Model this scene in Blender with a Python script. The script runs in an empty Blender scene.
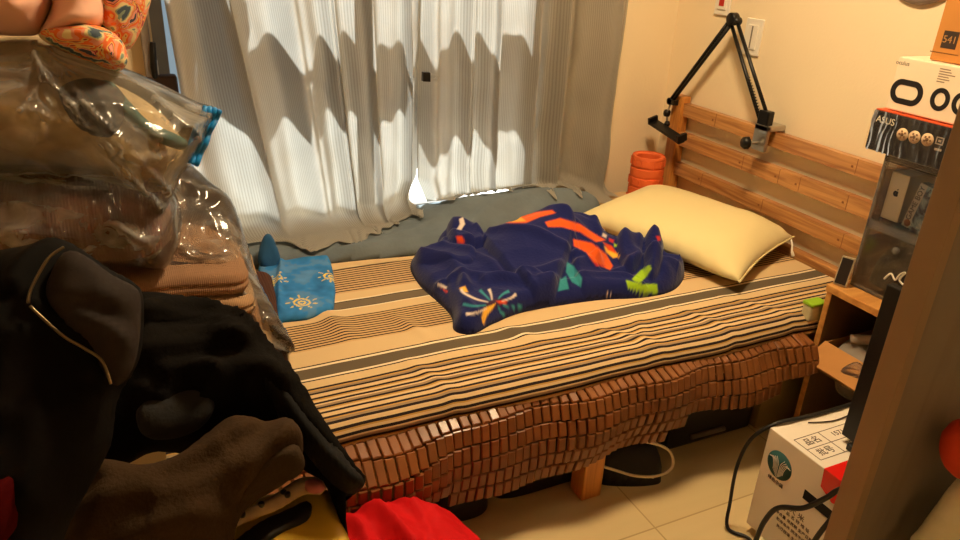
import bpy, bmesh, math, random
import numpy as np
from mathutils import Vector, Matrix, noise
random.seed(7)
C = bpy.context.scene.collection
PI = math.pi
# ------------------------------------------------------------------ camera frame
FPX = 740.0
TH, PH, RO = math.radians(24.5), math.radians(26.5), math.radians(2.85)
CAM = np.array([0, 0, 1.5])
FW = np.array([math.sin(PH)*math.cos(TH), math.cos(PH)*math.cos(TH), -math.sin(TH)])
_R0 = np.array([math.cos(PH), -math.sin(PH), 0.0]); _U0 = np.cross(_R0, FW)
RT = math.cos(RO)*_R0 + math.sin(RO)*_U0; UP = np.cross(RT, FW)
def on_plane(px, py, p0, n):
    """point of the measured sight line through a pixel where it meets a plane of the room"""
    d = FW*FPX + RT*(px-480) - UP*(py-270)
    t = np.dot(np.asarray(p0)-CAM, n)/np.dot(d, n)
    return CAM + t*d
def at(px, py, axis, val):
    n = np.zeros(3); n[axis] = 1; p = np.zeros(3); p[axis] = val
    return on_plane(px, py, p, n)
def project(P):
    v = np.asarray(P)-CAM; z = v@FW
    return np.stack([480+FPX*(v@RT)/z, 270-FPX*(v@UP)/z], -1)
cd = bpy.data.cameras.new('camera'); cam = bpy.data.objects.new('camera', cd); C.objects.link(cam)
cd.sensor_width = 36; cd.lens = FPX/960*36; cd.clip_start = .01
cam.matrix_world = Matrix(((RT[0], UP[0], -FW[0], CAM[0]), (RT[1], UP[1], -FW[1], CAM[1]), (RT[2], UP[2], -FW[2], CAM[2]), (0, 0, 0, 1)))
bpy.context.scene.camera = cam
# ------------------------------------------------------------------ materials
def lin(c):
    return tuple((x/255/12.92 if x/255 <= .04045 else ((x/255+.055)/1.055)**2.4) for x in c)
def mat(name, col, rough=.6, spec=.4, bump=0, bscale=40, var=0, vscale=6, metal=0, sheen=0, coat=0, stretch=None, vcol=False, trans=0):
    """plain principled surface with optional noise bump and colour variation"""
    m = bpy.data.materials.new(name); m.use_nodes = True
    nt = m.node_tree; N = nt.nodes; L = nt.links; b = N['Principled BSDF']
    c = (*lin(col), 1)
    b.inputs['Base Color'].default_value = c
    b.inputs['Roughness'].default_value = rough; b.inputs['Specular IOR Level'].default_value = spec
    b.inputs['Metallic'].default_value = metal; b.inputs['Sheen Weight'].default_value = sheen
    b.inputs['Coat Weight'].default_value = coat
    tc = N.new('ShaderNodeTexCoord'); mp = N.new('ShaderNodeMapping'); L.new(tc.outputs['Object'], mp.inputs[0])
    if stretch: mp.inputs['Scale'].default_value = stretch
    if bump:
        n = N.new('ShaderNodeTexNoise'); n.inputs['Scale'].default_value = bscale; n.inputs['Detail'].default_value = 4
        L.new(mp.outputs[0], n.inputs['Vector'])
        bp = N.new('ShaderNodeBump'); bp.inputs['Strength'].default_value = bump; bp.inputs['Distance'].default_value = .01
        L.new(n.outputs[0], bp.inputs['Height']); L.new(bp.outputs[0], b.inputs['Normal'])
    src = None
    if vcol:
        a = N.new('ShaderNodeVertexColor'); a.layer_name = 'Col'; src = a.outputs[0]
        L.new(src, b.inputs['Base Color'])
    if var:
        n = N.new('ShaderNodeTexNoise'); n.inputs['Scale'].default_value = vscale; n.inputs['Detail'].default_value = 5
        L.new(mp.outputs[0], n.inputs['Vector'])
        h = N.new('ShaderNodeMapRange'); h.inputs[1].default_value = .3; h.inputs[2].default_value = .7
        h.inputs[3].default_value = 1-var; h.inputs[4].default_value = 1+var
        L.new(n.outputs[0], h.inputs[0])
        x = N.new('ShaderNodeVectorMath'); x.operation = 'MULTIPLY'
        if src is None: x.inputs[0].default_value = c[:3]
        else: L.new(src, x.inputs[0])
        L.new(h.outputs[0], x.inputs[1]); L.new(x.outputs[0], b.inputs['Base Color'])
    return m
def film(name, tint=(255, 250, 240), haze=.10, rough=.12, gloss=1.0, bump=.0, bscale=25, crease=0):
    """thin clear plastic: see-through, glossy, slightly milky"""
    m = bpy.data.materials.new(name); m.use_nodes = True
    nt = m.node_tree; N = nt.nodes; L = nt.links; N.remove(N['Principled BSDF']); out = N['Material Output']
    tr = N.new('ShaderNodeBsdfTransparent'); tr.inputs[0].default_value = (*lin(tint), 1)
    d0 = N.new('ShaderNodeBsdfDiffuse'); d0.inputs[0].default_value = (.8, .8, .78, 1)
    t0 = N.new('ShaderNodeBsdfTranslucent'); t0.inputs[0].default_value = (.8, .8, .78, 1)
    df = N.new('ShaderNodeMixShader'); df.inputs[0].default_value = .5; L.new(d0.outputs[0], df.inputs[1]); L.new(t0.outputs[0], df.inputs[2])
    gl = N.new('ShaderNodeBsdfGlossy'); gl.inputs['Roughness'].default_value = rough
    lw = N.new('ShaderNodeFresnel'); lw.inputs[0].default_value = 1.45
    mu = N.new('ShaderNodeMath'); mu.operation = 'MULTIPLY'; mu.inputs[1].default_value = gloss; mu.use_clamp = True
    L.new(lw.outputs[0], mu.inputs[0])
    m1 = N.new('ShaderNodeMixShader'); m1.inputs[0].default_value = haze
    if crease:
        tc2 = N.new('ShaderNodeTexCoord'); mp2 = N.new('ShaderNodeMapping'); mp2.inputs['Rotation'].default_value = (.5, .6, .9); mp2.inputs['Scale'].default_value = (1, 3.2, 1)
        L.new(tc2.outputs['Object'], mp2.inputs[0]); cn = N.new('ShaderNodeTexNoise'); cn.inputs['Scale'].default_value = 7; cn.inputs['Detail'].default_value = 5; cn.inputs['Distortion'].default_value = .8
        L.new(mp2.outputs[0], cn.inputs['Vector']); cr = N.new('ShaderNodeMapRange'); cr.inputs[1].default_value = .46; cr.inputs[2].default_value = .70; cr.inputs[3].default_value = haze; cr.inputs[4].default_value = haze+crease
        L.new(cn.outputs[0], cr.inputs[0]); L.new(cr.outputs[0], m1.inputs[0])
    L.new(tr.outputs[0], m1.inputs[1]); L.new(df.outputs[0], m1.inputs[2])
    m2 = N.new('ShaderNodeMixShader'); L.new(mu.outputs[0], m2.inputs[0]); L.new(m1.outputs[0], m2.inputs[1]); L.new(gl.outputs[0], m2.inputs[2])
    if bump:
        tc = N.new('ShaderNodeTexCoord'); n = N.new('ShaderNodeTexNoise'); n.inputs['Scale'].default_value = bscale; n.inputs['Detail'].default_value = 3
        L.new(tc.outputs['Object'], n.inputs['Vector'])
        bp = N.new('ShaderNodeBump'); bp.inputs['Strength'].default_value = bump; bp.inputs['Distance'].default_value = .02
        L.new(n.outputs[0], bp.inputs['Height']); L.new(bp.outputs[0], gl.inputs['Normal']); L.new(bp.outputs[0], lw.inputs['Normal'])
    L.new(m2.outputs[0], out.inputs[0])
    return m
def wood(name, c1, c2, rough=.35, scale=(14, 1.2, 14), coat=.2):
    m = bpy.data.materials.new(name); m.use_nodes = True
    nt = m.node_tree; N = nt.nodes; L = nt.links; b = N['Principled BSDF']
    tc = N.new('ShaderNodeTexCoord'); mp = N.new('ShaderNodeMapping'); mp.inputs['Scale'].default_value = scale
    L.new(tc.outputs['Object'], mp.inputs[0])
    n = N.new('ShaderNodeTexNoise'); n.inputs['Scale'].default_value = 3; n.inputs['Detail'].default_value = 6; n.inputs['Distortion'].default_value = .6
    L.new(mp.outputs[0], n.inputs['Vector'])
    r = N.new('ShaderNodeValToRGB'); r.color_ramp.elements[0].position = .35; r.color_ramp.elements[1].position = .65
    r.color_ramp.elements[0].color = (*lin(c1), 1); r.color_ramp.elements[1].color = (*lin(c2), 1)
    L.new(n.outputs[0], r.inputs[0]); L.new(r.outputs[0], b.inputs['Base Color'])
    b.inputs['Roughness'].default_value = rough; b.inputs['Coat Weight'].default_value = coat; b.inputs['Coat Roughness'].default_value = .25
    return m
# ------------------------------------------------------------------ mesh helpers
def tag(o, label=None, cat=None, group=None, kind=None):
    if label: o['label'] = label
    if cat: o['category'] = cat
    if group: o['group'] = group
    if kind: o['kind'] = kind
    return o
def link(name, me, m, parent=None, smooth=False, bevel=0):
    o = bpy.data.objects.new(name, me); C.objects.link(o)
    for x in (m if isinstance(m, (list, tuple)) else [m]): me.materials.append(x)
    if smooth: me.polygons.foreach_set('use_smooth', [True]*len(me.polygons))
    if parent:
        o.parent = parent; o.matrix_parent_inverse = Matrix.Translation(-parent.location)
    if bevel:
        b = o.modifiers.new('Bevel', 'BEVEL'); b.width = bevel; b.segments = 2; b.limit_method = 'ANGLE'
    return o
def empty(name, loc, label=None, cat=None, group=None):
    o = bpy.data.objects.new(name, None); C.objects.link(o); o.location = loc; o.empty_display_size = .05
    return tag(o, label, cat, group)
class MB:
    """collects shapes (world coordinates) into one mesh"""
    def __init__(s): s.v = []; s.f = []; s.mi = []; s.sm = []
    def add(s, v, f, mi=0, sm=False):
        k = len(s.v); s.v += [tuple(p) for p in v]; s.f += [tuple(i+k for i in q) for q in f]
        s.mi += [mi]*len(f); s.sm += [sm]*len(f); return s
    def box(s, x0, x1, y0, y1, z0, z1, mi=0, M=None):
        v = [Vector((x, y, z)) for x in (x0, x1) for y in (y0, y1) for z in (z0, z1)]
        if M is not None: v = [M @ p for p in v]
        return s.add(v, [(0, 1, 3, 2), (4, 6, 7, 5), (0, 4, 5, 1), (2, 3, 7, 6), (0, 2, 6, 4), (1, 5, 7, 3)], mi)
    def tube(s, pts, r, n=8, mi=0, cap=True):
        pts = [Vector(p) for p in pts]; rs = r if isinstance(r, (list, tuple)) else [r]*len(pts)
        t0 = (pts[1]-pts[0]).normalized(); u = t0.orthogonal().normalized(); v = []; f = []
        for i, p in enumerate(pts):
            t = (pts[min(i+1, len(pts)-1)]-pts[max(i-1, 0)]).normalized()
            u = (u-t*u.dot(t)).normalized(); w = t.cross(u)
            for k in range(n):
                a = 2*PI*k/n; v.append(p+(u*math.cos(a)+w*math.sin(a))*rs[i])
        for i in range(len(pts)-1):
            for k in range(n):
                k2 = (k+1) % n; f.append((i*n+k, i*n+k2, (i+1)*n+k2, (i+1)*n+k))
        s.add(v, f, mi, True)
        if cap:
            b = len(s.v)-len(v)
            s.f += [tuple(b+k for k in reversed(range(n))), tuple(b+(len(pts)-1)*n+k for k in range(n))]; s.mi += [mi]*2; s.sm += [False]*2
        return s
    def lathe(s, prof, org, axis=(0, 0, 1), n=32, mi=0):
        a = Vector(axis).normalized(); u = a.orthogonal().normalized(); w = a.cross(u); v = []; f = []
        for r, h in prof:
            for k in range(n):
                t = 2*PI*k/n; v.append(Vector(org)+a*h+(u*math.cos(t)+w*math.sin(t))*max(r, 1e-5))
        for i in range(len(prof)-1):
            for k in range(n):
                k2 = (k+1) % n; f.append((i*n+k, i*n+k2, (i+1)*n+k2, (i+1)*n+k))
        return s.add(v, f, mi, True)
    def prism(s, poly, ext, mi=0):
        """poly: list of 3D points in a plane; ext: extrusion vector"""
        n = len(poly); P = [Vector(p) for p in poly]; E = Vector(ext)
        s.add(P+[p+E for p in P], [tuple(reversed(range(n))), tuple(range(n, 2*n))]+[(i, (i+1) % n, n+(i+1) % n, n+i) for i in range(n)], mi); return s
    def build(s, name, m, parent=None, bevel=0, origin=None):
        me = bpy.data.meshes.new(name)
        o0 = Vector(origin) if origin is not None else Vector((0, 0, 0))
        me.from_pydata([Vector(p)-o0 for p in s.v], [], s.f)
        me.polygons.foreach_set('material_index', s.mi); me.polygons.foreach_set('use_smooth', s.sm)
        bm = bmesh.new(); bm.from_mesh(me); bmesh.ops.recalc_face_normals(bm, faces=bm.faces); bm.to_mesh(me); bm.free()
        o = link(name, me, m, parent, bevel=bevel)
        if origin is not None: o.location = o0
        return o
def spline(pts, k=8, closed=False):
    P = [np.asarray(p, float) for p in pts]; n = len(P); out = []
    for i in range(n if closed else n-1):
        a, b, c, d = [P[(i+j) % n] if closed else P[min(max(i+j, 0), n-1)] for j in (-1, 0, 1, 2)]
        for t in np.arange(k)/k:
            out.append(.5*((2*b)+(c-a)*t+(2*a-5*b+4*c-d)*t*t+(3*b-a-3*c+d)*t**3))
    if not closed: out.append(P[-1])
    return np.array(out)
def seg_dist(Q, poly, closed=True):
    A = poly if closed else poly[:-1]; B = np.roll(poly, -1, 0) if closed else poly[1:]
    best = np.full(len(Q), 1e9); near = np.zeros_like(Q)
    for a, b in zip(A, B):
        ab = b-a; l = ab@ab
        if l < 1e-14: continue
        t = np.clip(((Q-a)@ab)/l, 0, 1); c = a+t[:, None]*ab; d = np.hypot(*(Q-c).T)
        k = d < best; best[k] = d[k]; near[k] = c[k]
    return best, near
def inside(Q, poly):
    r = np.zeros(len(Q), bool); x, y = Q.T; n = len(poly)
    for i in range(n):
        (x1, y1), (x2, y2) = poly[i], poly[(i+1) % n]
        if y1 == y2: continue
        k = ((y1 > y) != (y2 > y)) & (x < (x2-x1)*(y-y1)/(y2-y1)+x1); r ^= k
    return r
def nz(P, scale, seed=0.0, oct=3):
    return np.array([noise.fractal(Vector((p[0]*scale+seed, p[1]*scale+seed*.7, (p[2] if len(p) > 2 else 0)*scale+seed*1.3)), .9, 2.0, oct) for p in P])
def ridged(P, scale, seed=0.0, sharp=2.0):
    a = np.array([noise.noise(Vector((p[0]*scale+seed, p[1]*scale-seed, (p[2] if len(p) > 2 else 0)*scale+seed*2))) for p in P])
    b = np.array([noise.noise(Vector((p[0]*scale*2.1-seed, p[1]*scale*2.1+seed*3, seed))) for p in P])
    return (1-np.abs(a)*2.2).clip(0, 1)**sharp + .5*(1-np.abs(b)*2.2).clip(0, 1)**sharp
class Plane:
    """a leaning sheet in the room: u runs along X (turned by yaw), v runs up the lean, h points to the room"""
    def __init__(s, p0, lean=0.0, yaw=0.0):
        s.p0 = np.asarray(p0, float); t = math.radians(lean); y = math.radians(yaw)
        s.U = np.array([math.cos(y), math.sin(y), 0]); B = np.array([-math.sin(y), math.cos(y), 0])
        s.V = B*math.sin(t)+np.array([0, 0, math.cos(t)]); s.N = np.cross(s.U, s.V)
    def px(s, x, y):
        d = on_plane(x, y, s.p0, s.N)-s.p0; return np.array([d@s.U, d@s.V])
    def to3(s, Q, h): return s.p0+Q[:, :1]*s.U+Q[:, 1:2]*s.V+np.asarray(h)[:, None]*s.N
FLAT = lambda z: Plane((0, 0, z), 90)          # horizontal: u = x, v = y, h = z
def puff(name, poly, pl, m, front, back, edge=None, res=.012, folds=(), hfun=None, noise_amp=0, noise_scale=8, wr=0, wr_scale=9, seed=0.0, px=True, smooth=True, parent=None, colour=None, sm_k=6, flat_back=False, power=2.0):
    """closed soft body: an outline on a plane, swollen to both sides, with folds (polyline, height, width) and wrinkles"""
    cv = (lambda q: pl.px(*q)) if px else (lambda q: np.asarray(q, float))
    pg = spline([cv(q) for q in poly], sm_k, True) if smooth else np.array([cv(q) for q in poly])
    lo, hi = pg.min(0)-res, pg.max(0)+res
    nx, ny = int((hi[0]-lo[0])/res)+2, int((hi[1]-lo[1])/res)+2
    X, Y = np.meshgrid(lo[0]+np.arange(nx)*res, lo[1]+np.arange(ny)*res, indexing='ij')
    Q = np.stack([X.ravel(), Y.ravel()], -1); ins = inside(Q, pg); d, near = seg_dist(Q, pg)
    Q = np.where(ins[:, None], Q, near); d = np.where(ins, d, 0)
    # cells with any corner inside
    idx = np.arange(nx*ny).reshape(nx, ny); I = ins.reshape(nx, ny)
    cnt = I[:-1, :-1].astype(int)+I[1:, :-1]+I[:-1, 1:]+I[1:, 1:]
    cells = np.argwhere(cnt > 0)
    quads = np.stack([idx[cells[:, 0], cells[:, 1]], idx[cells[:, 0]+1, cells[:, 1]], idx[cells[:, 0]+1, cells[:, 1]+1], idx[cells[:, 0], cells[:, 1]+1]], -1)
    used = np.unique(quads); mp = -np.ones(nx*ny, int); mp[used] = np.arange(len(used)); quads = mp[quads]
    Q = Q[used]; d = d[used]; ins = ins[used]
    D = edge if edge else max(front, .01)
    prof = np.power(np.clip(1-np.power(1-np.clip(d/D, 0, 1), power), 0, 1), 1/power)
    h = front*prof
    fade = np.clip(d/(D*.6), 0, 1)
    if hfun is not None: h = h+hfun(Q)*prof
    for pts, a, w in folds:
        l = spline([cv(q) for q in pts], 6); dd, _ = seg_dist(Q, l, False)
        h = h+a*np.exp(-(dd/w)**2)*np.clip(d/.012, 0, 1)
    if noise_amp: h = h+noise_amp*nz(Q, noise_scale, seed)*fade
    if wr: h = h+wr*(ridged(Q, wr_scale, seed)-.5)*fade
    h = np.where(ins, np.maximum(h, .0015) if back <= 0 or flat_back else h, 0)
    n = len(Q)
    top = pl.to3(Q, h)
    hb = np.where(ins, -back*prof, 0)
    if not flat_back and back > 0 and (noise_amp or wr): hb = hb-(noise_amp*.5*nz(Q, noise_scale, seed+9)*fade)
    if flat_back: hb = np.where(ins, -back*np.clip(d/.004, 0, 1), 0)
    bot = pl.to3(Q, np.minimum(hb, h-.0012*ins))
    bi = np.where(ins, n+np.arange(n), np.arange(n))
    fs = [tuple(q) for q in quads]+[tuple(bi[q][::-1]) for q in quads]
    V = np.concatenate([top, bot])
    me = bpy.data.meshes.new(name); me.from_pydata(V.tolist(), [], fs)
    if colour is not None:
        ca = me.color_attributes.new('Col', 'FLOAT_COLOR', 'POINT'); cols = colour(V)
        ca.data.foreach_set('color', np.concatenate([cols, np.ones((len(V), 1))], 1).astype(np.float32).ravel())
    bm = bmesh.new(); bm.from_mesh(me)
    bmesh.ops.remove_doubles(bm, verts=bm.verts, dist=.0006)
    loose = [v for v in bm.verts if not v.link_faces]
    bmesh.ops.delete(bm, geom=loose, context='VERTS')
    bmesh.ops.recalc_face_normals(bm, faces=bm.faces); bm.to_mesh(me); bm.free()
    return link(name, me, m, parent, smooth=True)
def text(name, body, size, org, xa, ya, m, parent, depth=.0004, align='CENTER'):
    cu = bpy.data.curves.new('lettering', 'FONT'); cu.body = body; cu.size = size; cu.align_x = align; cu.align_y = 'CENTER'; cu.extrude = depth
    o = bpy.data.objects.new('tmp_lettering', cu); C.objects.link(o); bpy.context.view_layer.update()
    me = bpy.data.meshes.new_from_object(o.evaluated_get(bpy.context.evaluated_depsgraph_get()))
    bpy.data.objects.remove(o)
    xa, ya = Vector(xa).normalized(), Vector(ya).normalized(); za = xa.cross(ya); o = Vector(org)
    me.transform(Matrix(((xa.x, ya.x, za.x, o.x), (xa.y, ya.y, za.y, o.y), (xa.z, ya.z, za.z, o.z), (0, 0, 0, 1))))
    me.name = name; me.materials.clear()
    return link(name, me, m, parent)
def ring(cx, cy, rx, ry, w, n=40, stad=0):
    """outer/inner outlines of a stadium or circle ring"""
    o, i = [], []
    for k in range(n):
        a = 2*PI*k/n; sx = stad if math.cos(a) >= 0 else -stad
        o.append((cx+sx+rx*math.cos(a), cy+ry*math.sin(a))); i.append((cx+sx+(rx-w)*math.cos(a), cy+(ry-w)*math.sin(a)))
    return o, i
LAMP, SUN, SUN_EL, SUN_AZ, SKY, EXPO = 50, 84, 60, 14, .4, 0
# ================================================================== MATERIALS
M_wall = mat('wall_paint', (238, 220, 186), .8, .2, bump=.08, bscale=90, var=.02, vscale=2)
M_ceil = mat('ceiling_paint', (235, 228, 214), .9, .1)
M_white = mat('white_plastic', (232, 226, 212), .4)
M_black = mat('black_plastic', (14, 13, 13), .4)
M_rubber = mat('black_rubber', (10, 10, 10), .55)
M_chrome = mat('dull_metal', (190, 185, 175), .3, metal=.9)
M_pine = wood('pine', (158, 102, 56), (202, 148, 90), .32, (3, 1.1, 22))
M_pine2 = wood('pine_leg', (176, 108, 44), (210, 142, 66), .4, (18, 18, 1.2))
M_card = mat('kraft_card', (186, 132, 74), .75, .2, var=.05, vscale=14)
M_ink = mat('dark_ink', (26, 22, 20), .6)
M_frame = mat('window_frame_paint', (120, 116, 112), .5)
# ================================================================== SETTING
def floor_material():
    m = bpy.data.materials.new('floor_tile'); m.use_nodes = True
    nt = m.node_tree; N = nt.nodes; L = nt.links; b = N['Principled BSDF']
    tc = N.new('ShaderNodeTexCoord'); mp = N.new('ShaderNodeMapping'); mp.inputs['Location'].default_value = (.012, .0, 0)
    L.new(tc.outputs['Object'], mp.inputs[0])
    br = N.new('ShaderNodeTexBrick'); br.offset = 0; br.inputs['Scale'].default_value = 1
    br.inputs['Color1'].default_value = (*lin((206, 184, 138)), 1); br.inputs['Color2'].default_value = (*lin((198, 176, 130)), 1)
    br.inputs['Mortar'].default_value = (*lin((168, 144, 100)), 1); br.inputs['Mortar Size'].default_value = .0025
    br.inputs['Brick Width'].default_value = .6; br.inputs['Row Height'].default_value = .6
    L.new(mp.outputs[0], br.inputs['Vector'])
    n = N.new('ShaderNodeTexNoise'); n.inputs['Scale'].default_value = 5; n.inputs['Detail'].default_value = 6
    ms = N.new('ShaderNodeMapping'); ms.inputs['Scale'].default_value = (.5, 4, 1); L.new(tc.outputs['Object'], ms.inputs[0]); L.new(ms.outputs[0], n.inputs['Vector'])
    mr = N.new('ShaderNodeMapRange'); mr.inputs[3].default_value = .9; mr.inputs[4].default_value = 1.08; L.new(n.outputs[0], mr.inputs[0])
    x = N.new('ShaderNodeVectorMath'); x.operation = 'MULTIPLY'; L.new(br.outputs[0], x.inputs[0]); L.new(mr.outputs[0], x.inputs[1])
    L.new(x.outputs[0], b.inputs['Base Color']); b.inputs['Roughness'].default_value = .35; b.inputs['Specular IOR Level'].default_value = .35
    return m
XL, XR, YF, YB, ZC = -1.0, 2.245, -.7, 2.7, 2.55
WX0, WX1, WZ0, WZ1 = .12, 1.58, .40, 2.15
S = dict(kind='structure')
tag(MB().box(XL-.1, XR+.1, YF-.1, YB+.2, -.1, 0).build('floor', floor_material()), **S)
tag(MB().box(XL-.1, XR+.1, YF-.1, YB+.2, ZC, ZC+.1).build('ceiling', M_ceil), **S)
tag(MB().box(XR, XR+.1, YF-.1, YB+.2, 0, ZC).build('wall_right', M_wall), **S)
tag(MB().box(XL-.1, XL, YF-.1, YB+.2, 0, ZC).build('wall_left', M_wall), **S)
tag(MB().box(XL, XR, YF-.1, YF, 0, ZC).build('wall_front', M_wall), **S)
w = MB()
w.box(XL, WX0, YB, YB+.2, 0, ZC); w.box(WX1, XR, YB, YB+.2, 0, ZC); w.box(WX0, WX1, YB, YB+.2, 0, WZ0); w.box(WX0, WX1, YB, YB+.2, WZ1, ZC)
tag(w.build('wall_back', M_wall), **S)
# window: grey frame, two sliding sashes
w = empty('window_1', ((WX0+WX1)/2, YB+.1, WZ0)); tag(w, **S)
f = MB(); y0, y1 = YB+.08, YB+.13
f.box(WX0, WX0+.045, y0, y1, WZ0, WZ1); f.box(WX1-.045, WX1, y0, y1, WZ0, WZ1); f.box(WX0, WX1, y0, y1, WZ0, WZ0+.04); f.box(WX0, WX1, y0, y1, WZ1-.05, WZ1)
f.box((WX0+WX1)/2-.025, (WX0+WX1)/2+.025, y0, y1, WZ0, WZ1)
f.build('window_frame', M_frame, w)
g = film('window_glass', (248, 252, 252), 0, .02, .8)
MB().box(WX0+.04, WX1-.04, YB+.10, YB+.106, WZ0+.03, WZ1-.04).build('window_pane', g, w)
# lever handle on the hinged sash edge left of the curtain
h = empty('window_handle', (.10, YB-.03, 1.03), 'small dark metal lever handle left of the curtain edge, above the clear zip bag', 'handle')
a = at(155, 76, 1, YB-.035); b = at(153, 48, 1, YB-.035)
MB().box(a[0]-.014, a[0]+.014, YB-.03, YB, a[2]-.07, a[2]+.05).build('back_plate', M_chrome, h, bevel=.004)
MB().tube([(a[0], YB-.01, a[2]), (a[0], YB-.045, a[2]), (a[0]-.001, YB-.05, a[2]+.03), (b[0], YB-.05, b[2]+.02)], [.008, .009, .011, .009]).build('lever', M_black, h)
p = at(161, 82, 1, YB-.02)
h = MB().box(p[0]-.045, p[0]+.05, YB-.05, YB-.004, p[2]-.13, p[2]+.025).build('dark_pouch', mat('dark_brown_vinyl', (66, 50, 44), .6), bevel=.01)
tag(h, 'dark brown square pouch under the lever handle, half behind the curtain edge', 'pouch')
f = MB().box(.085, .112, YB-.045, YB, .4, 2.2).build('trim_1', mat('window_casing', (150, 140, 132), .4), bevel=.004); tag(f, **S)
# ================================================================== CURTAINS
def curtain_material():
    m = bpy.data.materials.new('curtain_cloth'); m.use_nodes = True
    nt = m.node_tree; N = nt.nodes; L = nt.links; N.remove(N['Principled BSDF']); out = N['Material Output']
    uv = N.new('ShaderNodeUVMap'); wv = N.new('ShaderNodeTexWave'); wv.inputs['Scale'].default_value = 52; wv.inputs['Distortion'].default_value = .4; wv.inputs['Detail'].default_value = 2
    L.new(uv.outputs[0], wv.inputs['Vector'])
    w2 = N.new('ShaderNodeTexNoise'); w2.inputs['Scale'].default_value = 260; L.new(uv.outputs[0], w2.inputs['Vector'])
    ad = N.new('ShaderNodeMath'); ad.operation = 'MULTIPLY_ADD'; ad.inputs[1].default_value = .45; L.new(w2.outputs[0], ad.inputs[0]); L.new(wv.outputs[0], ad.inputs[2])
    r = N.new('ShaderNodeValToRGB'); r.color_ramp.elements[0].position = .1; r.color_ramp.elements[1].position = 1
    r.color_ramp.elements[0].color = (*lin((166, 160, 148)), 1); r.color_ramp.elements[1].color = (*lin((190, 186, 176)), 1)
    L.new(ad.outputs[0], r.inputs[0])
    d = N.new('ShaderNodeBsdfDiffuse'); t = N.new('ShaderNodeBsdfTranslucent')
    L.new(r.outputs[0], d.inputs[0]); L.new(r.outputs[0], t.inputs[0])
    x = N.new('ShaderNodeMixShader'); x.inputs[0].default_value = .48; L.new(d.outputs[0], x.inputs[1]); L.new(t.outputs[0], x.inputs[2])
    L.new(x.outputs[0], out.inputs[0])
    return m
M_curt = curtain_material()
def sst(t): t = max(0, min(1, t)); return t*t*(3-2*t)
def quilt_lump(x, y):
    return .085*math.exp(-((x-1.45)/.30)**2-((y-2.45)/.16)**2)+.045*math.exp(-((x-1.12)/.16)**2-((y-2.45)/.12)**2)-.026*sst((y-2.42)/.12)*sst((1.0-x)/.15)
def quilt_top(x, y):
    if y > 2.655 or x < .2 or x > 1.78: return .45
    return .45+(.038+quilt_lump(x, y))*sst((y-2.25)/.06)*sst((2.66-y)/.04)*sst((1.78-x)/.06)
def curtain(name, x0, x1, top, fold, seed, shear, hemf, ext, nu=190, nv=130):
    """one pleated drape: s across, v down; below z ~ .6 it spills forward onto the bedding"""
    V = []; UV = []
    for j in range(nv+1):
        v = j/nv
        for i in range(nu+1):
            s = i/nu
            L = (top-.56)
            drop = v*(L+ext)
            ph = fold*(s+.035*math.sin(7*s+seed)+.02*math.sin(17*s+seed*2))*2*PI
            sag, fwd, endz = hemf(s); rest = None
            gap = .07*(s**6 if seed < 2 else 0)*-1+.05*((1-s)**6 if seed > 2 else 0)
            amp = .036*(1+.35*math.sin(5*s+seed))*(.75+.45*v)
            z = top-drop
            y = YB-.085-amp*math.sin(ph)-.012*math.sin(2.3*ph+seed+2*v)
            x = x0+(x1-x0)*s+shear*max(0, 1.3-z)*(1-s)*min(1, .25+3*s)+.014*math.cos(ph)
            if z < endz+sag:
                k = (endz+sag-z)             # cloth length left once it meets the bedding
                z2 = endz+sag*math.exp(-k/max(sag, .02))
                y -= fwd*(1-math.exp(-k*9))+.02*math.sin(ph*1.0+9*k)*min(1, k*8)
                z = z2+.012*math.sin(ph*1.0+k*22+seed)*min(1, k*10)
                rest = 0
            n = noise.fractal(Vector((x*6, z*3+seed, seed)), 1, 2, 3)
            if v > .3: x += gap*max(0, min(1, (.60-z)/.12))
            y += .010*n*(1+1.5*v*v)
            wk = max(0, (.85-z)/.35); 
            if wk > 0:
                y += .016*wk*noise.noise(Vector((x*13+seed, v*14, 2.2)))+.005*wk*noise.noise(Vector((x*26, v*26+seed, 7)))
            if rest is not None:
                qt = quilt_top(x, y)+.011+.005*abs(math.sin(ph*1.0+k*22+seed))*min(1, k*8); kk = min(1, k*11); z = max(z*(1-kk)+qt*kk, qt)
            V.append((x, min(y, YB-.012) if z > .44 else y, z)); UV.append((s*(x1-x0)*fold/5.0, v*1.2))
    F = [(j*(nu+1)+i, j*(nu+1)+i+1, (j+1)*(nu+1)+i+1, (j+1)*(nu+1)+i) for j in range(nv) for i in range(nu)]
    me = bpy.data.meshes.new(name); me.from_pydata(V, [], F)
    u = me.uv_layers.new(name='UVMap')
    for l in me.loops: u.data[l.index].uv = UV[l.vertex_index]
    o = link(name, me, M_curt, smooth=True)
    return o
def hem_left(s):
    return (.025, .14+.17*math.exp(-((s-.36)/.30)**2)+.05*math.exp(-((s-.95)/.08)**2), .485+.03*s**3+.006*math.sin(9*s))
def hem_right(s):
    e = .475+.02*math.exp(-((s-.35)/.2)**2)+.05*math.exp(-((s-.72)/.12)**2)-.02*max(0, (s-.78)/.22)
    return (.03, .15+.08*math.exp(-((s-.6)/.25)**2), e)
c = curtain('curtain', .16, 1.03, 2.3, 5.5, 1.3, .21, hem_left, .44)
tag(c, 'cream ribbed curtain, left one, sunlit with wavy dark shadow bands', 'curtain', 'pair of cream curtains across the window')
c = curtain('curtain', 1.0, 1.93, 2.3, 6.0, 4.1, .02, hem_right, .24)
tag(c, 'cream ribbed curtain, right one, its dull edge against the bare wall', 'curtain', 'pair of cream curtains across the window')
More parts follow.
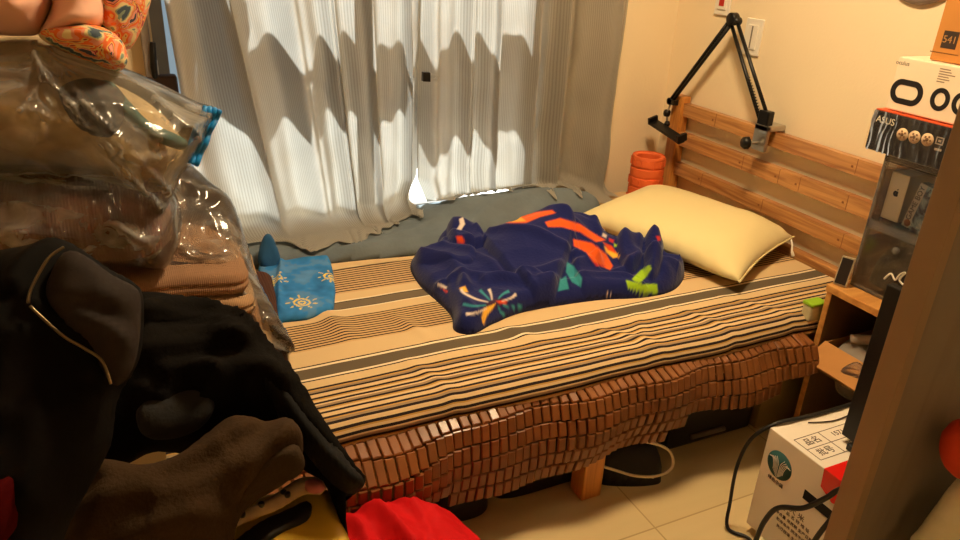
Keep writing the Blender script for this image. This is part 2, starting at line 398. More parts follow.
# rail out of frame above
t = empty('curtain_rail', (1.0, YB-.07, 2.33), 'curtain rail above the window', 'curtain rail')
MB().tube([(.02, YB-.085, 2.33), (2.0, YB-.085, 2.33)], .012).build('rod', M_chrome, t)
for x in (.08, 1.0, 1.96): MB().tube([(x, YB-.085, 2.33), (x, YB, 2.36)], .008).build('bracket', M_chrome, t)
# binder clip where the curtains meet
p = at(428, 77, 1, YB-.16)
t = empty('binder_clip', p, 'small black binder clip pinching the two curtains together', 'clip')
px, py, pz = p
MB().prism([(px-.018, py, pz-.016), (px-.018, py-.0, pz+.016), (px+.006, py-.011, pz+.016), (px+.006, py-.011, pz-.016)], (.002, .024, 0)).build('clip_body', M_black, t, bevel=.001)
for s in (-1, 1):
    MB().tube([(px+.004, py-.008+.01*s, pz+.010), (px+.030, py-.01+.016*s, pz+.008), (px+.034, py-.01+.016*s, pz), (px+.030, py-.01+.016*s, pz-.008), (px+.004, py-.008+.01*s, pz-.010)], .0012, 6).build('clip_handle', M_chrome, t)
# ledge added outside so the curtain gap shows sunlit white
tag(MB().box(-.4, 2.4, YB+.2, YB+.75, .30, .38).build('added_ledge', mat('bounce_ledge', (140, 138, 134), .7)), **S)
# unseen pole, towels and cushion, added to cast the curtain shadows
M_shadow_caster = mat('shadow_caster_cloth', (150, 140, 130), .9)
PY = YB+.42
t = empty('shadow_pole', (.9, PY, 1.95), 'unseen metal pole outside the window, added to carry the shadow casters', 'pole')
MB().tube([(-.5, PY, 1.93), (2.6, PY, 1.93)], .014).build('rod', M_chrome, t)
for x in (-.4, 2.5): MB().box(x-.02, x+.02, YB+.2, PY, 1.92, 1.95).build('bracket', M_chrome, t)
def shadow_laundry(x0, x1, z1, seed, k):
    pts = [(x0, 1.945), (x1, 1.945), (x1+.01, (1.945+z1)/2), (x1, z1+.03*math.sin(seed)), ((x0+x1)/2, z1-.015), (x0, z1+.02*math.cos(seed)), (x0-.01, (1.945+z1)/2)]
    o = puff('shadow_towel', pts, Plane((0, PY-.02, 0), 0), M_shadow_caster, .012, .012, res=.02, px=False, smooth=False, noise_amp=.006, seed=seed)
    tag(o, 'unseen towel outside the window, added to cast shadow bands on the curtains', 'towel', 'added shadow casters outside the window')
for x0, x1, z1, sd_ in ((-.1, .33, 1.70, 1), (.36, .72, 1.66, 2), (.74, 1.08, 1.70, 3), (1.12, 1.62, 1.60, 4)): shadow_laundry(x0, x1, z1, sd_, 0)

o = puff('shadow_cushion', [(.20, 1.965), (.36, 1.955), (.50, 1.97), (.54, 2.06), (.48, 2.17), (.34, 2.2), (.22, 2.14), (.17, 2.05)], Plane((0, PY, 0), 0), M_shadow_caster, .05, .05, res=.02, px=False)  # added out of view for the rounded shadow on the left curtain
tag(o, 'unseen cushion outside the window, added to cast a round shadow on the curtain', 'cushion')
# ================================================================== BED
BX0, BX1, BY0, BY1, BZ = -.02, 2.2, 1.39, 2.60, .45
bed = empty('bed', (1.1, 2.0, 0), 'pine bed frame with slatted headboard and stubby square legs', 'bed')
hb = empty('headboard', (2.2, 2.0, .45)); hb.parent = bed; hb.location = (1.1, 0, .45)
M_knot = mat('pine_knot', (132, 82, 44), .5)
def hbpart(o):
    o.parent = hb; o.matrix_parent_inverse = Matrix.Translation((-2.2, -2.0, -.45)); return o
for y in (2.545, 1.44):
    hbpart(MB().box(2.185, 2.235, y-.032, y+.032, 0, .895).build('post', M_pine2, bevel=.006))
for z0, z1 in ((.812, .868), (.684, .742), (.552, .606)):
    rl = MB().box(2.200, 2.231, 1.46, 2.52, z0, z1)
    for yy in ((1.62, 2.31) if z0 > .8 else (1.62, 1.83, 1.93, 2.12) if z0 > .6 else (1.6, 1.98, 2.33)):
        rl.box(2.1993, 2.232, yy-.0012, yy+.0012, z0+.003, z1+.0003, 1); rl.box(2.1993, 2.2005, yy+.012, yy+.021, z0+.022, z0+.030, 1)
    hbpart(rl.build('rail', [M_pine, M_knot], bevel=.003))
hbpart(MB().box(2.19, 2.228, 1.46, 2.52, .40, .475).build('bottom_rail', M_pine, bevel=.006))
MB().box(BX0, 2.19, BY0+.03, BY0+.06, .29, .385).build('side_rail', M_pine, bed, bevel=.004)
MB().box(BX0, 2.19, BY1-.05, BY1-.02, .29, .385).build('side_rail', M_pine, bed, bevel=.004)
MB().box(BX0, BX0+.03, BY0+.06, BY1-.05, .29, .385).build('end_rail', M_pine, bed, bevel=.004)
MB().box(BX0+.03, 2.185, BY0+.06, BY1-.05, .355, .385).build('slat_base', M_pine, bed)
for x, y in ((1.085, 1.40), (.06, 1.43), (.06, 2.54), (1.085, 2.54)):
    MB().box(x-.034, x+.034, y-.03, y+.035, 0, .29 if y > 1.42 else .295).build('leg', M_pine2, bed, bevel=.004)
MB().box(1.80, 2.18, 1.445, 1.475, 0, .29).build('end_panel', mat('dull_ply', (132, 110, 62), .6, var=.06), bed, bevel=.003)
# ------------------------------------------------------------------ striped mattress pad
TAN, OCH, DRK, WHT, GRY, GR2 = (208, 180, 136), (186, 146, 78), (42, 32, 30), (228, 210, 176), (112, 98, 78), (150, 128, 98)
stripes = []      # (arc coordinate measured as y on top, colour) from the far edge to the near, then down the side
def S_(a, b, c): stripes.append((a, b, c))
S_(2.62, 2.30, TAN); S_(2.30, 2.292, DRK); S_(2.292, 2.225, TAN)
y = 2.222
for i in range(11):
    S_(y, y-.0060, DRK); S_(y-.0060, y-.0162, (196, 162, 116)); y -= .0162
S_(y, 1.999, TAN); S_(1.999, 1.992, WHT); S_(1.992, 1.988, DRK); S_(1.988, 1.946, GRY); S_(1.946, 1.943, DRK); S_(1.943, 1.937, WHT); S_(1.937, 1.892, TAN)
y = 1.892
for i in range(11):
    S_(y, y-.0055, DRK); S_(y-.0055, y-.0135, (200, 166, 116)); y -= .0135
S_(y, 1.668, TAN); S_(1.668, 1.663, DRK); S_(1.663, 1.654, WHT); S_(1.654, 1.608, (98, 86, 68)); S_(1.608, 1.600, WHT); S_(1.600, 1.595, DRK); S_(1.595, 1.563, TAN)
y = 1.563
k = 0
while y > 1.25:
    wd = .0074 if y > 1.45 else .0075
    pit = .0205 if y > 1.46 else .0185
    S_(y, y-wd, DRK); S_(y-wd, y-pit*.62, OCH if k % 2 == 0 else TAN); S_(y-pit*.62, y-pit, TAN if k % 3 else GR2); y -= pit; k += 1
RB = .05
def mat_top(x, y):
    """bedding height: a soft pad with lengthwise slack folds across it"""
    z = BZ-.006*max(0, (1.60-y)/.2)**2
    z += .004*noise.noise(Vector((x*2.2, y*2.5, 1)))+.0022*noise.noise(Vector((x*7, y*6, 4)))
    e = math.exp(-((y-1.87)/.10)**2)
    z += .013*math.exp(-((x-.46-.12*(1.95-y))/.028)**2)*e+.009*math.exp(-((x-.66-.25*(1.8-y))/.02)**2)*math.exp(-((y-1.77)/.07)**2)
    z += .010*math.exp(-((x-.93-.4*(1.66-y))/.03)**2)*math.exp(-((y-1.62)/.05)**2)
    for cx, sx, a in ((.62, .3, .006), (1.22, .9, .007), (1.30, -.5, .006), (1.52, .5, .006), (1.75, .7, .005)):
        z += a*math.exp(-((x-cx-sx*(1.52-y))/.022)**2)*math.exp(-((y-1.50)/.10)**2)
    return z
def mat_pt(x, a):
    wob = .010*noise.noise(Vector((x*3.1, a*1.0, 9)))+.006*noise.noise(Vector((x*9, 0, 3)))
    yc = BY0+RB
    if a > yc: return (x, a, mat_top(x, a))
    zt = mat_top(x, yc); q = yc-a; arc = RB*PI/2*.9
    if q < arc:
        t = q/RB; return (x, yc-RB*math.sin(t)+wob*t*.5, zt-RB*(1-math.cos(t))*1.0)
    t = arc/RB; zz = zt-RB*(1-math.cos(t))-(q-arc)
    return (x, yc-RB*math.sin(t)+wob*t*.5+.10*(q-arc), max(zz, .382))
xs = np.linspace(BX0, 2.175, 230); V = []; F = []; col = []
AL = BY0+RB-(RB*PI/2*.9+.022)
for a, b, c in stripes:
    if a <= AL: break
    b = max(b, AL); nn = max(1, int((a-b)/.012))
    for s in range(nn):
        a0, a1 = a+(b-a)*s/nn, a+(b-a)*(s+1)/nn
        jx = lambda x, q: q+.004*noise.noise(Vector((x*1.7, 0, 5)))+.0016*noise.noise(Vector((x*9, q*4, 5)))-.012*(x-1)*max(0, min(1, (q-1.6)/.5))*0
        k0 = len(V)
        for x in xs: V.append(mat_pt(x, jx(x, a0))); V.append(mat_pt(x, jx(x, a1)))
        for i in range(len(xs)-1):
            F.append((k0+2*i, k0+2*i+1, k0+2*i+3, k0+2*i+2)); col.append(c)
k0 = len(V)   # underside and ends
zb = .386
V += [(BX0, BY0+.02, zb), (2.175, BY0+.02, zb), (2.175, BY1, zb), (BX0, BY1, zb), (2.175, BY1, BZ), (2.175, BY0+.02, BZ-.02), (BX0, BY1, BZ), (BX0, BY0+.02, BZ-.02)]
F += [(k0, k0+3, k0+2, k0+1), (k0+1, k0+2, k0+4, k0+5), (k0, k0+7, k0+6, k0+3)]; col += [TAN]*3
me = bpy.data.meshes.new('mattress_pad'); me.from_pydata(V, [], F)
ca = me.color_attributes.new('Col', 'FLOAT_COLOR', 'CORNER'); k = 0
buf = np.empty((len(me.loops), 4), np.float32)
for p, c in zip(me.polygons, col):
    cc = (*lin(c), 1)
    for l in p.loop_indices: buf[l] = cc
ca.data.foreach_set('color', buf.ravel())
bm = bmesh.new(); bm.from_mesh(me); bmesh.ops.remove_doubles(bm, verts=bm.verts, dist=.0001); bmesh.ops.recalc_face_normals(bm, faces=bm.faces); bm.to_mesh(me); bm.free()
M_sheet = mat('striped_ticking', (255, 255, 255), .85, .15, vcol=True, bump=.12, bscale=260)
o = link('mattress_pad', me, M_sheet, smooth=True)
tag(o, 'long mattress pad in tan, black and grey striped cover, lying on the bed', 'mattress')
# ------------------------------------------------------------------ bamboo tile mat hanging over the near side
M_bam = mat('bamboo_tile', (124, 74, 35), .33, .5, var=.22, vscale=9)
def mat_surf(x, q):
    """q: length down from the top edge (m): over the rounded edge, then hanging with a belly"""
    hang = .05*math.exp(-((x-.42)/.22)**2)+.02*math.sin(x*5)
    if q < .035: return np.array([x, BY0+.015-q*1.05, .388-.10*q+.004*math.sin(x*11)])
    r = q-.035
    y = BY0-.022-.045*math.sin(min(1, r/.16)*PI*.55)*(1+.5*hang/.05)+.02*(r/.25)**2+.012*math.sin(x*9+r*12)+.008*math.sin(x*23)
    if x < .62: y -= .035*math.exp(-((r-.05)/.035)**2)*(.62-x)/.3
    z = .384-r*(.96-.05*math.sin(x*7))+.004*math.sin(x*11)
    return np.array([x, y, z])
m = MB(); TW, THH = .0268, .0430; nc = 70; rnd = random.Random(3)
for c_ in range(nc):
    x = .02+c_*TW
    if x > 1.865: break
    nr = 4 if x < .40 else 5 if x < .62 else 6 if x < 1.36 else 5 if x < 1.40 else 4 if x < 1.72 else 3
    skew = .012*math.sin(x*4)
    for r_ in range(nr):
        q = r_*(THH+.0014)+.004
        xx = x+skew*r_*.4-.004*r_*(1 if x > .6 else 0)+.003*math.sin(r_*2+x*20)
        a, b = mat_surf(xx, q), mat_surf(xx-.0006*r_, q+THH)
        d = (b-a)/np.linalg.norm(b-a); l = np.linalg.norm(b-a)*.97
        nrm = np.cross(d, np.array([1, 0, 0])); nrm /= np.linalg.norm(nrm)
        if nrm[1] > 0: nrm = -nrm
        sx = np.cross(d, nrm); tw = rnd.uniform(-.09, .09); nrm = nrm+tw*sx; nrm /= np.linalg.norm(nrm); sx = np.cross(d, nrm)
        w_, t_, c0 = TW*.435, .0046, .0028; o_ = (a+b)/2+nrm*rnd.uniform(-.0012, .0012)
        vs = []
        for hh, ins in ((-t_, 0), (t_*.35, 0), (t_, c0)):
            for su, sv in ((-1, -1), (1, -1), (1, 1), (-1, 1)):
                vs.append(o_+sx*su*(w_-ins)+d*sv*(l/2-ins)+nrm*hh)
        fs = [(3, 2, 1, 0), (8, 9, 10, 11)]
        for k in (0, 4):
            for e in range(4): fs.append((k+e, k+(e+1) % 4, k+4+(e+1) % 4, k+4+e))
        m.add(vs, fs)
o = m.build('bamboo_tile_mat', M_bam)
tag(o, 'glossy red-brown bamboo tile mat hanging over the near side of the bed', 'mat')
# ================================================================== BEDDING
M_slate = mat('slate_quilt', (104, 114, 120), .9, .1, var=.12, vscale=10, bump=.25, bscale=70)
q1 = [(.24, 2.36), (.42, 2.30), (.60, 2.275), (.80, 2.255), (1.0, 2.25), (1.25, 2.27), (1.48, 2.30), (1.62, 2.315), (1.72, 2.36), (1.77, 2.46), (1.76, 2.58), (1.60, 2.655), (1.2, 2.66), (.7, 2.66), (.30, 2.66), (.22, 2.52)]
def qh(Q):
    return np.array([quilt_lump(x, y) for x, y in Q])
o = puff('slate_quilt', q1, FLAT(BZ), M_slate, .038, .001, edge=.05, res=.011, hfun=qh, px=False, flat_back=True, noise_amp=.002, noise_scale=9, wr=.004, wr_scale=6, seed=2.2,
         folds=[([(.62, 2.30), (.85, 2.36), (1.02, 2.40)], .014, .02), ([(.56, 2.33), (.75, 2.42), (.9, 2.46)], .012, .018), ([(1.1, 2.30), (1.3, 2.40), (1.6, 2.42)], .018, .03), ([(.66, 2.29), (.9, 2.31)], .01, .014)])
tag(o, 'dark slate-grey quilt bundled along the window side under the curtain hems', 'quilt')
# pillow
M_pil = mat('cream_pillowcase', (228, 212, 156), .8, .2, bump=.18, bscale=14, sheen=.2)
pp = [(1.555, 2.30), (1.78, 2.385), (2.0, 2.45), (2.10, 2.25), (2.215, 1.84), (2.0, 1.70), (1.742, 1.568), (1.65, 1.93)]
def pillow():
    A, B, Cc, D = [np.array(p) for p in ((1.535, 2.285), (2.035, 2.46), (2.20, 1.80), (1.745, 1.595))]
    n1, n2 = 46, 70; V = []; F = []
    for side in (1, -1):
        for j in range(n2+1):
            for i in range(n1+1):
                s, t = i/n1, j/n2
                # pulled-in edges, pointed corners
                ss = s+.045*math.sin(PI*t)*(0.5-s)*2*(abs(s-.5)*2)**2*.6; tt = t+.03*math.sin(PI*s)*(.5-t)*2*(abs(t-.5)*2)**2
                p = A*(1-ss)*(1-tt)+B*ss*(1-tt)+Cc*ss*tt+D*(1-ss)*tt
                e = (1-(abs(2*s-1))**3.6)**.56*(1-(abs(2*t-1))**4.8)**.56
                wrk = .004*noise.noise(Vector((s*4, t*9, 1)))*e+.006*noise.noise(Vector((s*2.4, t*3, 7)))*e
                edge = max(abs(2*s-1), abs(2*t-1))
                ruck = .004*math.sin(t*60+3*s)*max(0, (abs(2*s-1)-.8)/.2)*(1 if edge < .995 else 0)
                base = .498+.022*s+.012*math.sin(PI*t)
                z = base+(.072*e if side > 0 else -.055*e)+(wrk+ruck if side > 0 else 0)
                V.append((p[0], p[1], z))
    n = (n1+1)*(n2+1)
    for k in (0, 1):
        for j in range(n2):
            for i in range(n1):
                q = [k*n+j*(n1+1)+i, k*n+j*(n1+1)+i+1, k*n+(j+1)*(n1+1)+i+1, k*n+(j+1)*(n1+1)+i]; F.append(q if k else q[::-1])
    me = bpy.data.meshes.new('pillow'); me.from_pydata(V, [], F)
    bm = bmesh.new(); bm.from_mesh(me); bmesh.ops.remove_doubles(bm, verts=bm.verts, dist=.0008); bmesh.ops.recalc_face_normals(bm, faces=bm.faces); bm.to_mesh(me); bm.free()
    return link('pillow', me, M_pil, smooth=True)
pil = pillow(); tag(pil, 'plump cream-yellow pillow leaning against the headboard end of the bed', 'pillow')
seam = MB(); pts = [(1.745+.455*s+.01*math.sin(PI*s)*-.3, 1.595+.205*s+.03*math.sin(PI*s)*.69, .498+.022*s) for s in np.linspace(0, 1, 12)]
seam.tube(spline(pts, 6), .0035, 6); seam.build('piping', mat('pillow_piping', (230, 214, 160), .8), pil)
p = [(2.175, 1.79, .516), (2.17, 1.775, .50), (2.165, 1.765, .48), (2.168, 1.757, .462)]
MB().tube(spline(p, 5), [.004]*11+[.006]*5, 6).build('tie', M_white, pil)
# orange foam roller standing behind the pillow
M_or = mat('orange_foam', (226, 104, 50), .6, bump=.1, bscale=60)
r0 = .072; prof = [(.0, 0), (r0-.006, 0), (r0, .006)]
for k in range(5):
    z = .010+k*.042
    prof += [(r0, z+.004), (r0, z+.034), (r0-.003, z+.036), (r0-.003, z+.045)]
prof += [(r0, .214), (r0-.004, .220), (r0-.018, .220), (r0-.022, .215), (r0-.022, .02), (0, .02)]
rm = MB().lathe(prof, (2.03, 2.49, .435), n=64); rm.sm = [False]*len(rm.sm)
for k in range(5):
    for a in range(14):
        t = 2*PI*(a+.5*(k % 2))/14; z = .435+.010+k*.042
        if k % 2: continue
        M = Matrix.Translation((2.03, 2.49, z)) @ Matrix.Rotation(t, 4, 'Z')
        rm.box(r0-.004, r0+.004, -.006, .006, .006, .032, M=M)
o = rm.build('foam_roller', M_or); tag(o, 'bright orange grooved foam roller standing upright in the corner behind the pillow', 'foam roller')
# ------------------------------------------------------------------ navy fleece blanket with firework print
NAVY = (24, 31, 88)
pat = []   # outlines of the printed patches as seen, laid onto the cloth once it is modelled
def P_(pts, c): pat.append((np.array(pts, float), c))
ORG, ORD, YEL, TEA, LIM, WHI, RED = (226, 92, 32), (214, 70, 24), (236, 178, 60), (52, 138, 148), (150, 190, 34), (214, 200, 190), (190, 46, 40)
P_([(498, 222), (510, 214), (518, 217), (536, 212), (552, 210), (556, 213), (540, 217), (526, 223), (510, 223)], ORG)
P_([(510, 217), (518, 215), (526, 221), (512, 222)], YEL)
P_([(545, 222), (560, 218), (580, 224), (598, 236), (606, 240), (596, 242), (580, 232), (562, 227), (548, 227)], ORG)
P_([(573, 239), (592, 243), (606, 254), (613, 266), (610, 270), (594, 263), (586, 252), (574, 246)], ORG)
P_([(604, 246), (616, 252), (620, 257), (613, 258), (606, 252)], YEL); P_([(603, 242), (612, 246), (617, 254), (608, 250)], ORD)
P_([(594, 262), (606, 266), (596, 266)], RED)
P_([(567, 262), (573, 266), (582, 278), (581, 287), (572, 282), (566, 272)], TEA); P_([(560, 280), (566, 276), (569, 289), (558, 291)], TEA)
P_([(632, 279), (640, 271), (649, 265), (652, 268), (646, 277), (640, 283), (634, 281)], LIM)
P_([(626, 280), (642, 284), (657, 284), (658, 294), (644, 293), (628, 288)], LIM)
P_([(656, 236), (660, 236), (661, 240), (658, 241)], RED)
P_([(603, 233), (607, 235), (606, 238), (602, 236)], WHI); P_([(609, 238), (614, 240), (613, 243), (609, 241)], RED); P_([(614, 243), (618, 246), (614, 247)], LIM)
P_([(459, 219), (463, 217), (465, 224), (461, 230), (457, 229), (460, 224)], WHI); P_([(456, 236), (462, 236), (466, 244), (458, 243)], ORD)
P_([(485, 304), (492, 300), (500, 297), (507, 300), (508, 304), (500, 305), (490, 312), (486, 310)], (60, 34, 60)); P_([(496, 301), (505, 300), (508, 303), (500, 304)], ORD)
P_([(484, 308), (492, 305), (496, 303), (493, 308), (486, 317), (481, 320)], YEL); P_([(459, 288), (465, 286), (468, 292), (463, 292)], YEL)
P_([(606, 292), (611, 295), (607, 295)], WHI)
P_([(436, 283), (441, 284), (447, 287), (446, 289), (439, 286)], WHI); P_([(441, 288), (448, 291), (447, 293)], ORD)
rays = [([(488, 302), (476, 299), (464, 293), (461, 289)], WHI), ([(486, 305), (474, 306), (463, 304)], TEA), ([(487, 308), (476, 313), (466, 314)], WHI), ([(490, 300), (484, 294), (480, 290)], TEA), ([(492, 300), (491, 294), (489, 289)], WHI),
        ([(498, 299), (503, 294), (509, 291)], TEA), ([(502, 301), (511, 298), (516, 294)], WHI), ([(503, 305), (513, 307), (522, 306)], TEA), ([(498, 306), (501, 312), (505, 316)], TEA), ([(488, 312), (485, 318), (483, 323)], YEL)]
for pts, c in rays:
    l = spline(pts, 5); n = np.gradient(l, axis=0); n = np.stack([-n[:, 1], n[:, 0]], -1); n /= np.linalg.norm(n, axis=1)[:, None]
    wdt = np.linspace(.5, 1.5, len(l))[:, None]; P_(np.concatenate([l+n*wdt, (l-n*wdt)[::-1]]), c)
def navy_colour(V):
    q = project(V); c = np.tile(np.array(lin(NAVY)), (len(V), 1))
    for pg, cl in pat:
        lo, hi = pg.min(0), pg.max(0); k = np.where(((q >= lo-1.5) & (q <= hi+1.5)).all(1) & (V[:, 2] > BZ+.004))[0]
        if len(k):
            sd, _ = seg_dist(q[k], pg); sd = np.where(inside(q[k], pg), sd, -sd); a_ = np.clip(.5+sd/1.3, 0, 1)[:, None]
            c[k] = c[k]*(1-a_)+np.array(lin(cl))*a_
    return c
M_navy = mat('navy_fleece', (255, 255, 255), .9, .12, vcol=True, sheen=.15, bump=.2, bscale=120)
nv = [(.815, 2.17), (.79, 2.03), (.80, 1.88), (.80, 1.78), (.775, 1.70), (.815, 1.665), (.90, 1.70), (1.01, 1.735), (1.15, 1.735), (1.30, 1.72), (1.43, 1.685), (1.55, 1.69), (1.66, 1.76), (1.72, 1.85), (1.70, 1.93), (1.62, 1.97), (1.54, 1.99), (1.48, 2.05), (1.46, 2.14), (1.40, 2.23), (1.30, 2.28), (1.20, 2.28), (1.10, 2.30), (1.02, 2.32), (.96, 2.29), (.93, 2.22), (.88, 2.20)]
LAY = []
for pg, hh, wd in (([(505, 221), (526, 223), (548, 227), (571, 241), (573, 249), (567, 262), (557, 281), (554, 292), (532, 284), (504, 265), (483, 244), (490, 232)], .030, .016),
                   ([(447, 227), (452, 216), (463, 213), (474, 221), (483, 235), (485, 244), (464, 244), (450, 240)], .034, .02),
                   ([(419, 249), (441, 248), (469, 254), (475, 265), (469, 277), (438, 274), (416, 268)], .020, .02),
                   ([(447, 287), (472, 284), (504, 289), (532, 290), (557, 296), (526, 309), (494, 315), (475, 328), (463, 333), (455, 318)], .014, .014),
                   ([(644, 243), (652, 234), (667, 230), (671, 235), (663, 246), (661, 265), (652, 271), (644, 262)], .050, .024),
                   ([(617, 243), (633, 236), (641, 237), (644, 255), (633, 265), (620, 256)], .035, .018),
                   ([(570, 262), (588, 276), (625, 284), (658, 293), (674, 288), (677, 268), (666, 298), (615, 300), (577, 292)], .018, .014)):
    zz_ = .47 if hh < .025 else .53
    LAY.append((spline([at(x, y, 2, zz_)[:2] for x, y in pg], 5, True), hh, wd))
def nh(Q):
    x, y = Q.T; g = lambda cx, cy, sx, sy, a: a*np.exp(-((x-cx)/sx)**2-((y-cy)/sy)**2)
    h = g(1.22, 2.04, .17, .15, .085)+g(1.40, 2.05, .13, .12, .095)+g(1.03, 2.26, .06, .07, .045)+g(.93, 2.0, .10, .13, .018)
    h += g(1.60, 1.90, .05, .05, .045)+g(1.50, 1.93, .07, .06, .035)+g(1.58, 1.77, .08, .06, .03)
    for pg, hh, wd in LAY:
        d, _ = seg_dist(Q, pg); i = inside(Q, pg); h = h+hh*np.where(i, np.clip(d/wd, 0, 1)**.5, 0)
    return h
o = puff('navy_blanket', nv, FLAT(BZ), M_navy, .042, .001, edge=.035, res=.0036, hfun=nh, px=False, flat_back=True, colour=navy_colour, noise_amp=.006, noise_scale=5, wr=.005, wr_scale=4, seed=5.1,
         folds=[([(1.36, 1.86), (1.24, 1.93), (1.10, 2.12), (1.08, 2.2)], .018, .016), ([(1.36, 1.86), (1.26, 1.84), (1.10, 1.83), (.95, 1.86)], .020, .020), ([(1.40, 1.90), (1.36, 2.0), (1.24, 2.17)], .016, .02),
                ([(.84, 2.13), (.90, 2.0), (.88, 1.86)], .016, .02), ([(.93, 2.16), (1.0, 2.02), (1.02, 1.9)], .014, .02), ([(.80, 1.92), (.93, 1.90), (1.06, 1.80)], .014, .016), ([(.84, 1.70), (.84, 1.80), (.88, 1.88)], .012, .014),
                ([(1.64, 1.95), (1.62, 1.85), (1.65, 1.77)], .022, .026), ([(1.54, 1.97), (1.50, 1.86), (1.55, 1.74)], .016, .024), ([(1.40, 1.80), (1.50, 1.80), (1.62, 1.74)], .018, .018), ([(1.45, 2.02), (1.42, 1.92), (1.34, 1.84)], .020, .018),
                ([(1.1, 1.78), (1.3, 1.78), (1.44, 1.74)], .012, .014), ([(1.30, 2.22), (1.40, 2.12), (1.46, 2.02)], .016, .016)])
tag(o, 'crumpled navy blue fleece blanket with orange, lime and firework prints on the striped mattress', 'blanket')
# ------------------------------------------------------------------ blue pouch with yellow suns
BLU, BLD = (52, 124, 190), (30, 88, 146)
def sun_marks(c, r):
    out = []; c = np.array(c)
    for k in range(9):
        a = 2*PI*k/9+.2; d = np.array([math.cos(a), math.sin(a)]); n = np.array([-d[1], d[0]])
        out.append(np.array([c+d*r*1.25+n*r*.12, c+d*r*1.85+n*r*.05, c+d*r*1.85-n*r*.05, c+d*r*1.25-n*r*.12]))
    th = np.linspace(0, 2*PI, 40); R = r*1.0
    o_ = np.stack([c[0]+R*np.cos(th), c[1]+R*np.sin(th)], -1); i_ = np.stack([c[0]+R*.72*np.cos(th), c[1]+R*.72*np.sin(th)], -1)
    out.append(('ring', c, R*.75, R)); out.append(('ring', c+np.array([.0, -r*.1]), r*.25, r*.5)); return out
sm = sun_marks((.405, 1.995), .026)+sun_marks((.535, 2.145), .026)+sun_marks((.36, 2.17), .024)
def blue_colour(V):
    Q = V[:, :2]; n = nz(V, 16, 3.0); c = np.array(lin(BLU))[None]*(1+.45*n[:, None]); c = c.clip(.01, 1)
    w_ = (n > .25); c[w_] = c[w_]*.7+np.array(lin((140, 150, 130)))*.22
    for s_ in sm:
        if isinstance(s_, tuple):
            d = np.hypot(Q[:, 0]-s_[1][0], Q[:, 1]-s_[1][1]); k = (d > s_[2]) & (d < s_[3])
        else: k = inside(Q, s_)
        c[k] = lin((236, 206, 80))
    return c
M_blue = mat('blue_cloth', (255, 255, 255), .85, .15, vcol=True, bump=.15, bscale=80)
pch = puff('sun_print_pouch', [(.335, 2.33), (.40, 2.335), (.50, 2.32), (.575, 2.315), (.555, 2.2), (.525, 2.06), (.487, 1.945), (.40, 1.915), (.315, 1.925), (.31, 2.05), (.315, 2.2)], FLAT(BZ), M_blue, .020, .001, edge=.02, res=.0045, px=False, smooth=False, flat_back=True, colour=blue_colour,
           noise_amp=.005, noise_scale=9, seed=8, folds=[([(.335, 1.97), (.37, 2.15), (.405, 2.29)], .014, .009), ([(.405, 2.29), (.49, 2.30), (.56, 2.29)], .010, .014)])
tag(pch, 'bright blue cloth pouch printed with small yellow suns, beside the clear bag on the bed', 'pouch')
ear = puff('flap', [(258, 262), (260, 246), (265, 235), (271, 235), (277, 247), (281, 262), (276, 270), (266, 270)], Plane((.38, 2.31, .46), 12, 10), mat('blue_flap', (34, 84, 128), .85, bump=.15, bscale=60), .02, .012, edge=.02, res=.007, noise_amp=.003, seed=4, parent=pch)
# ================================================================== BOOM ARM on the headboard
ax = 2.168
arm = empty('scissor_boom_arm', (2.2, 1.99, .87), 'black scissor boom arm clamped to the headboard top rail, phone clip hanging at its tip', 'boom arm')
a0 = at(772, 122, 0, ax); a1 = at(733, 19, 0, ax); a2 = at(671, 101, 0, ax)
b0 = at(758, 118, 0, ax); 
def rods(name, p, q, off, x, spring):
    p, q = np.array(p), np.array(q); d = (q-p)/np.linalg.norm(q-p); n = np.cross(d, [1, 0, 0])
    m = MB()
    for s in (-1, 1): m.tube([p+n*off*s, q+n*off*s*.75], .0072, 8)
    o = m.build(name, M_black, arm)
    if spring:
        k = [p+n*off*.6+d*(.02+t*.17)+np.array([.006*math.cos(t*90), 0, 0])+n*.006*math.sin(t*90) for t in np.linspace(0, 1, 90)]
        MB().tube(k, .0018, 5).build('spring', mat('spring_steel', (60, 58, 56), .35, metal=.8), o)
    return o
rods('lower_arm', (ax, (a0[1]+b0[1])/2, (a0[2]+b0[2])/2-.005), a1, .020, ax, True)
rods('upper_arm', a1, a2, .009, ax, True)
m = MB()
m.lathe([(0, -.016), (.020, -.016), (.024, -.012), (.024, .012), (.020, .016), (0, .016)], a1, (1, 0, 0), 20)
m.lathe([(0, -.014), (.015, -.014), (.015, .014), (0, .014)], np.array(a1)+np.array([0, -.022, -.006]), (1, 0, 0), 16)
m.build('elbow_joint', M_black, arm)
m = MB(); m.lathe([(0, -.012), (.015, -.012), (.015, .012), (0, .012)], a2, (1, 0, 0), 16); m.box(ax-.012, ax+.012, a2[1]-.035, a2[1]+.012, a2[2]-.012, a2[2]+.010)
m.build('tip_joint', M_black, arm)
c0 = (np.array(a0)+np.array(b0))/2
m = MB(); m.box(ax-.016, ax+.016, c0[1]-.028, c0[1]+.024, .885, .945); m.lathe([(0, 0), (.016, 0), (.016, .03), (0, .03)], (ax, c0[1], .875), n=16)
m.build('base_joint', M_black, arm, bevel=.005)
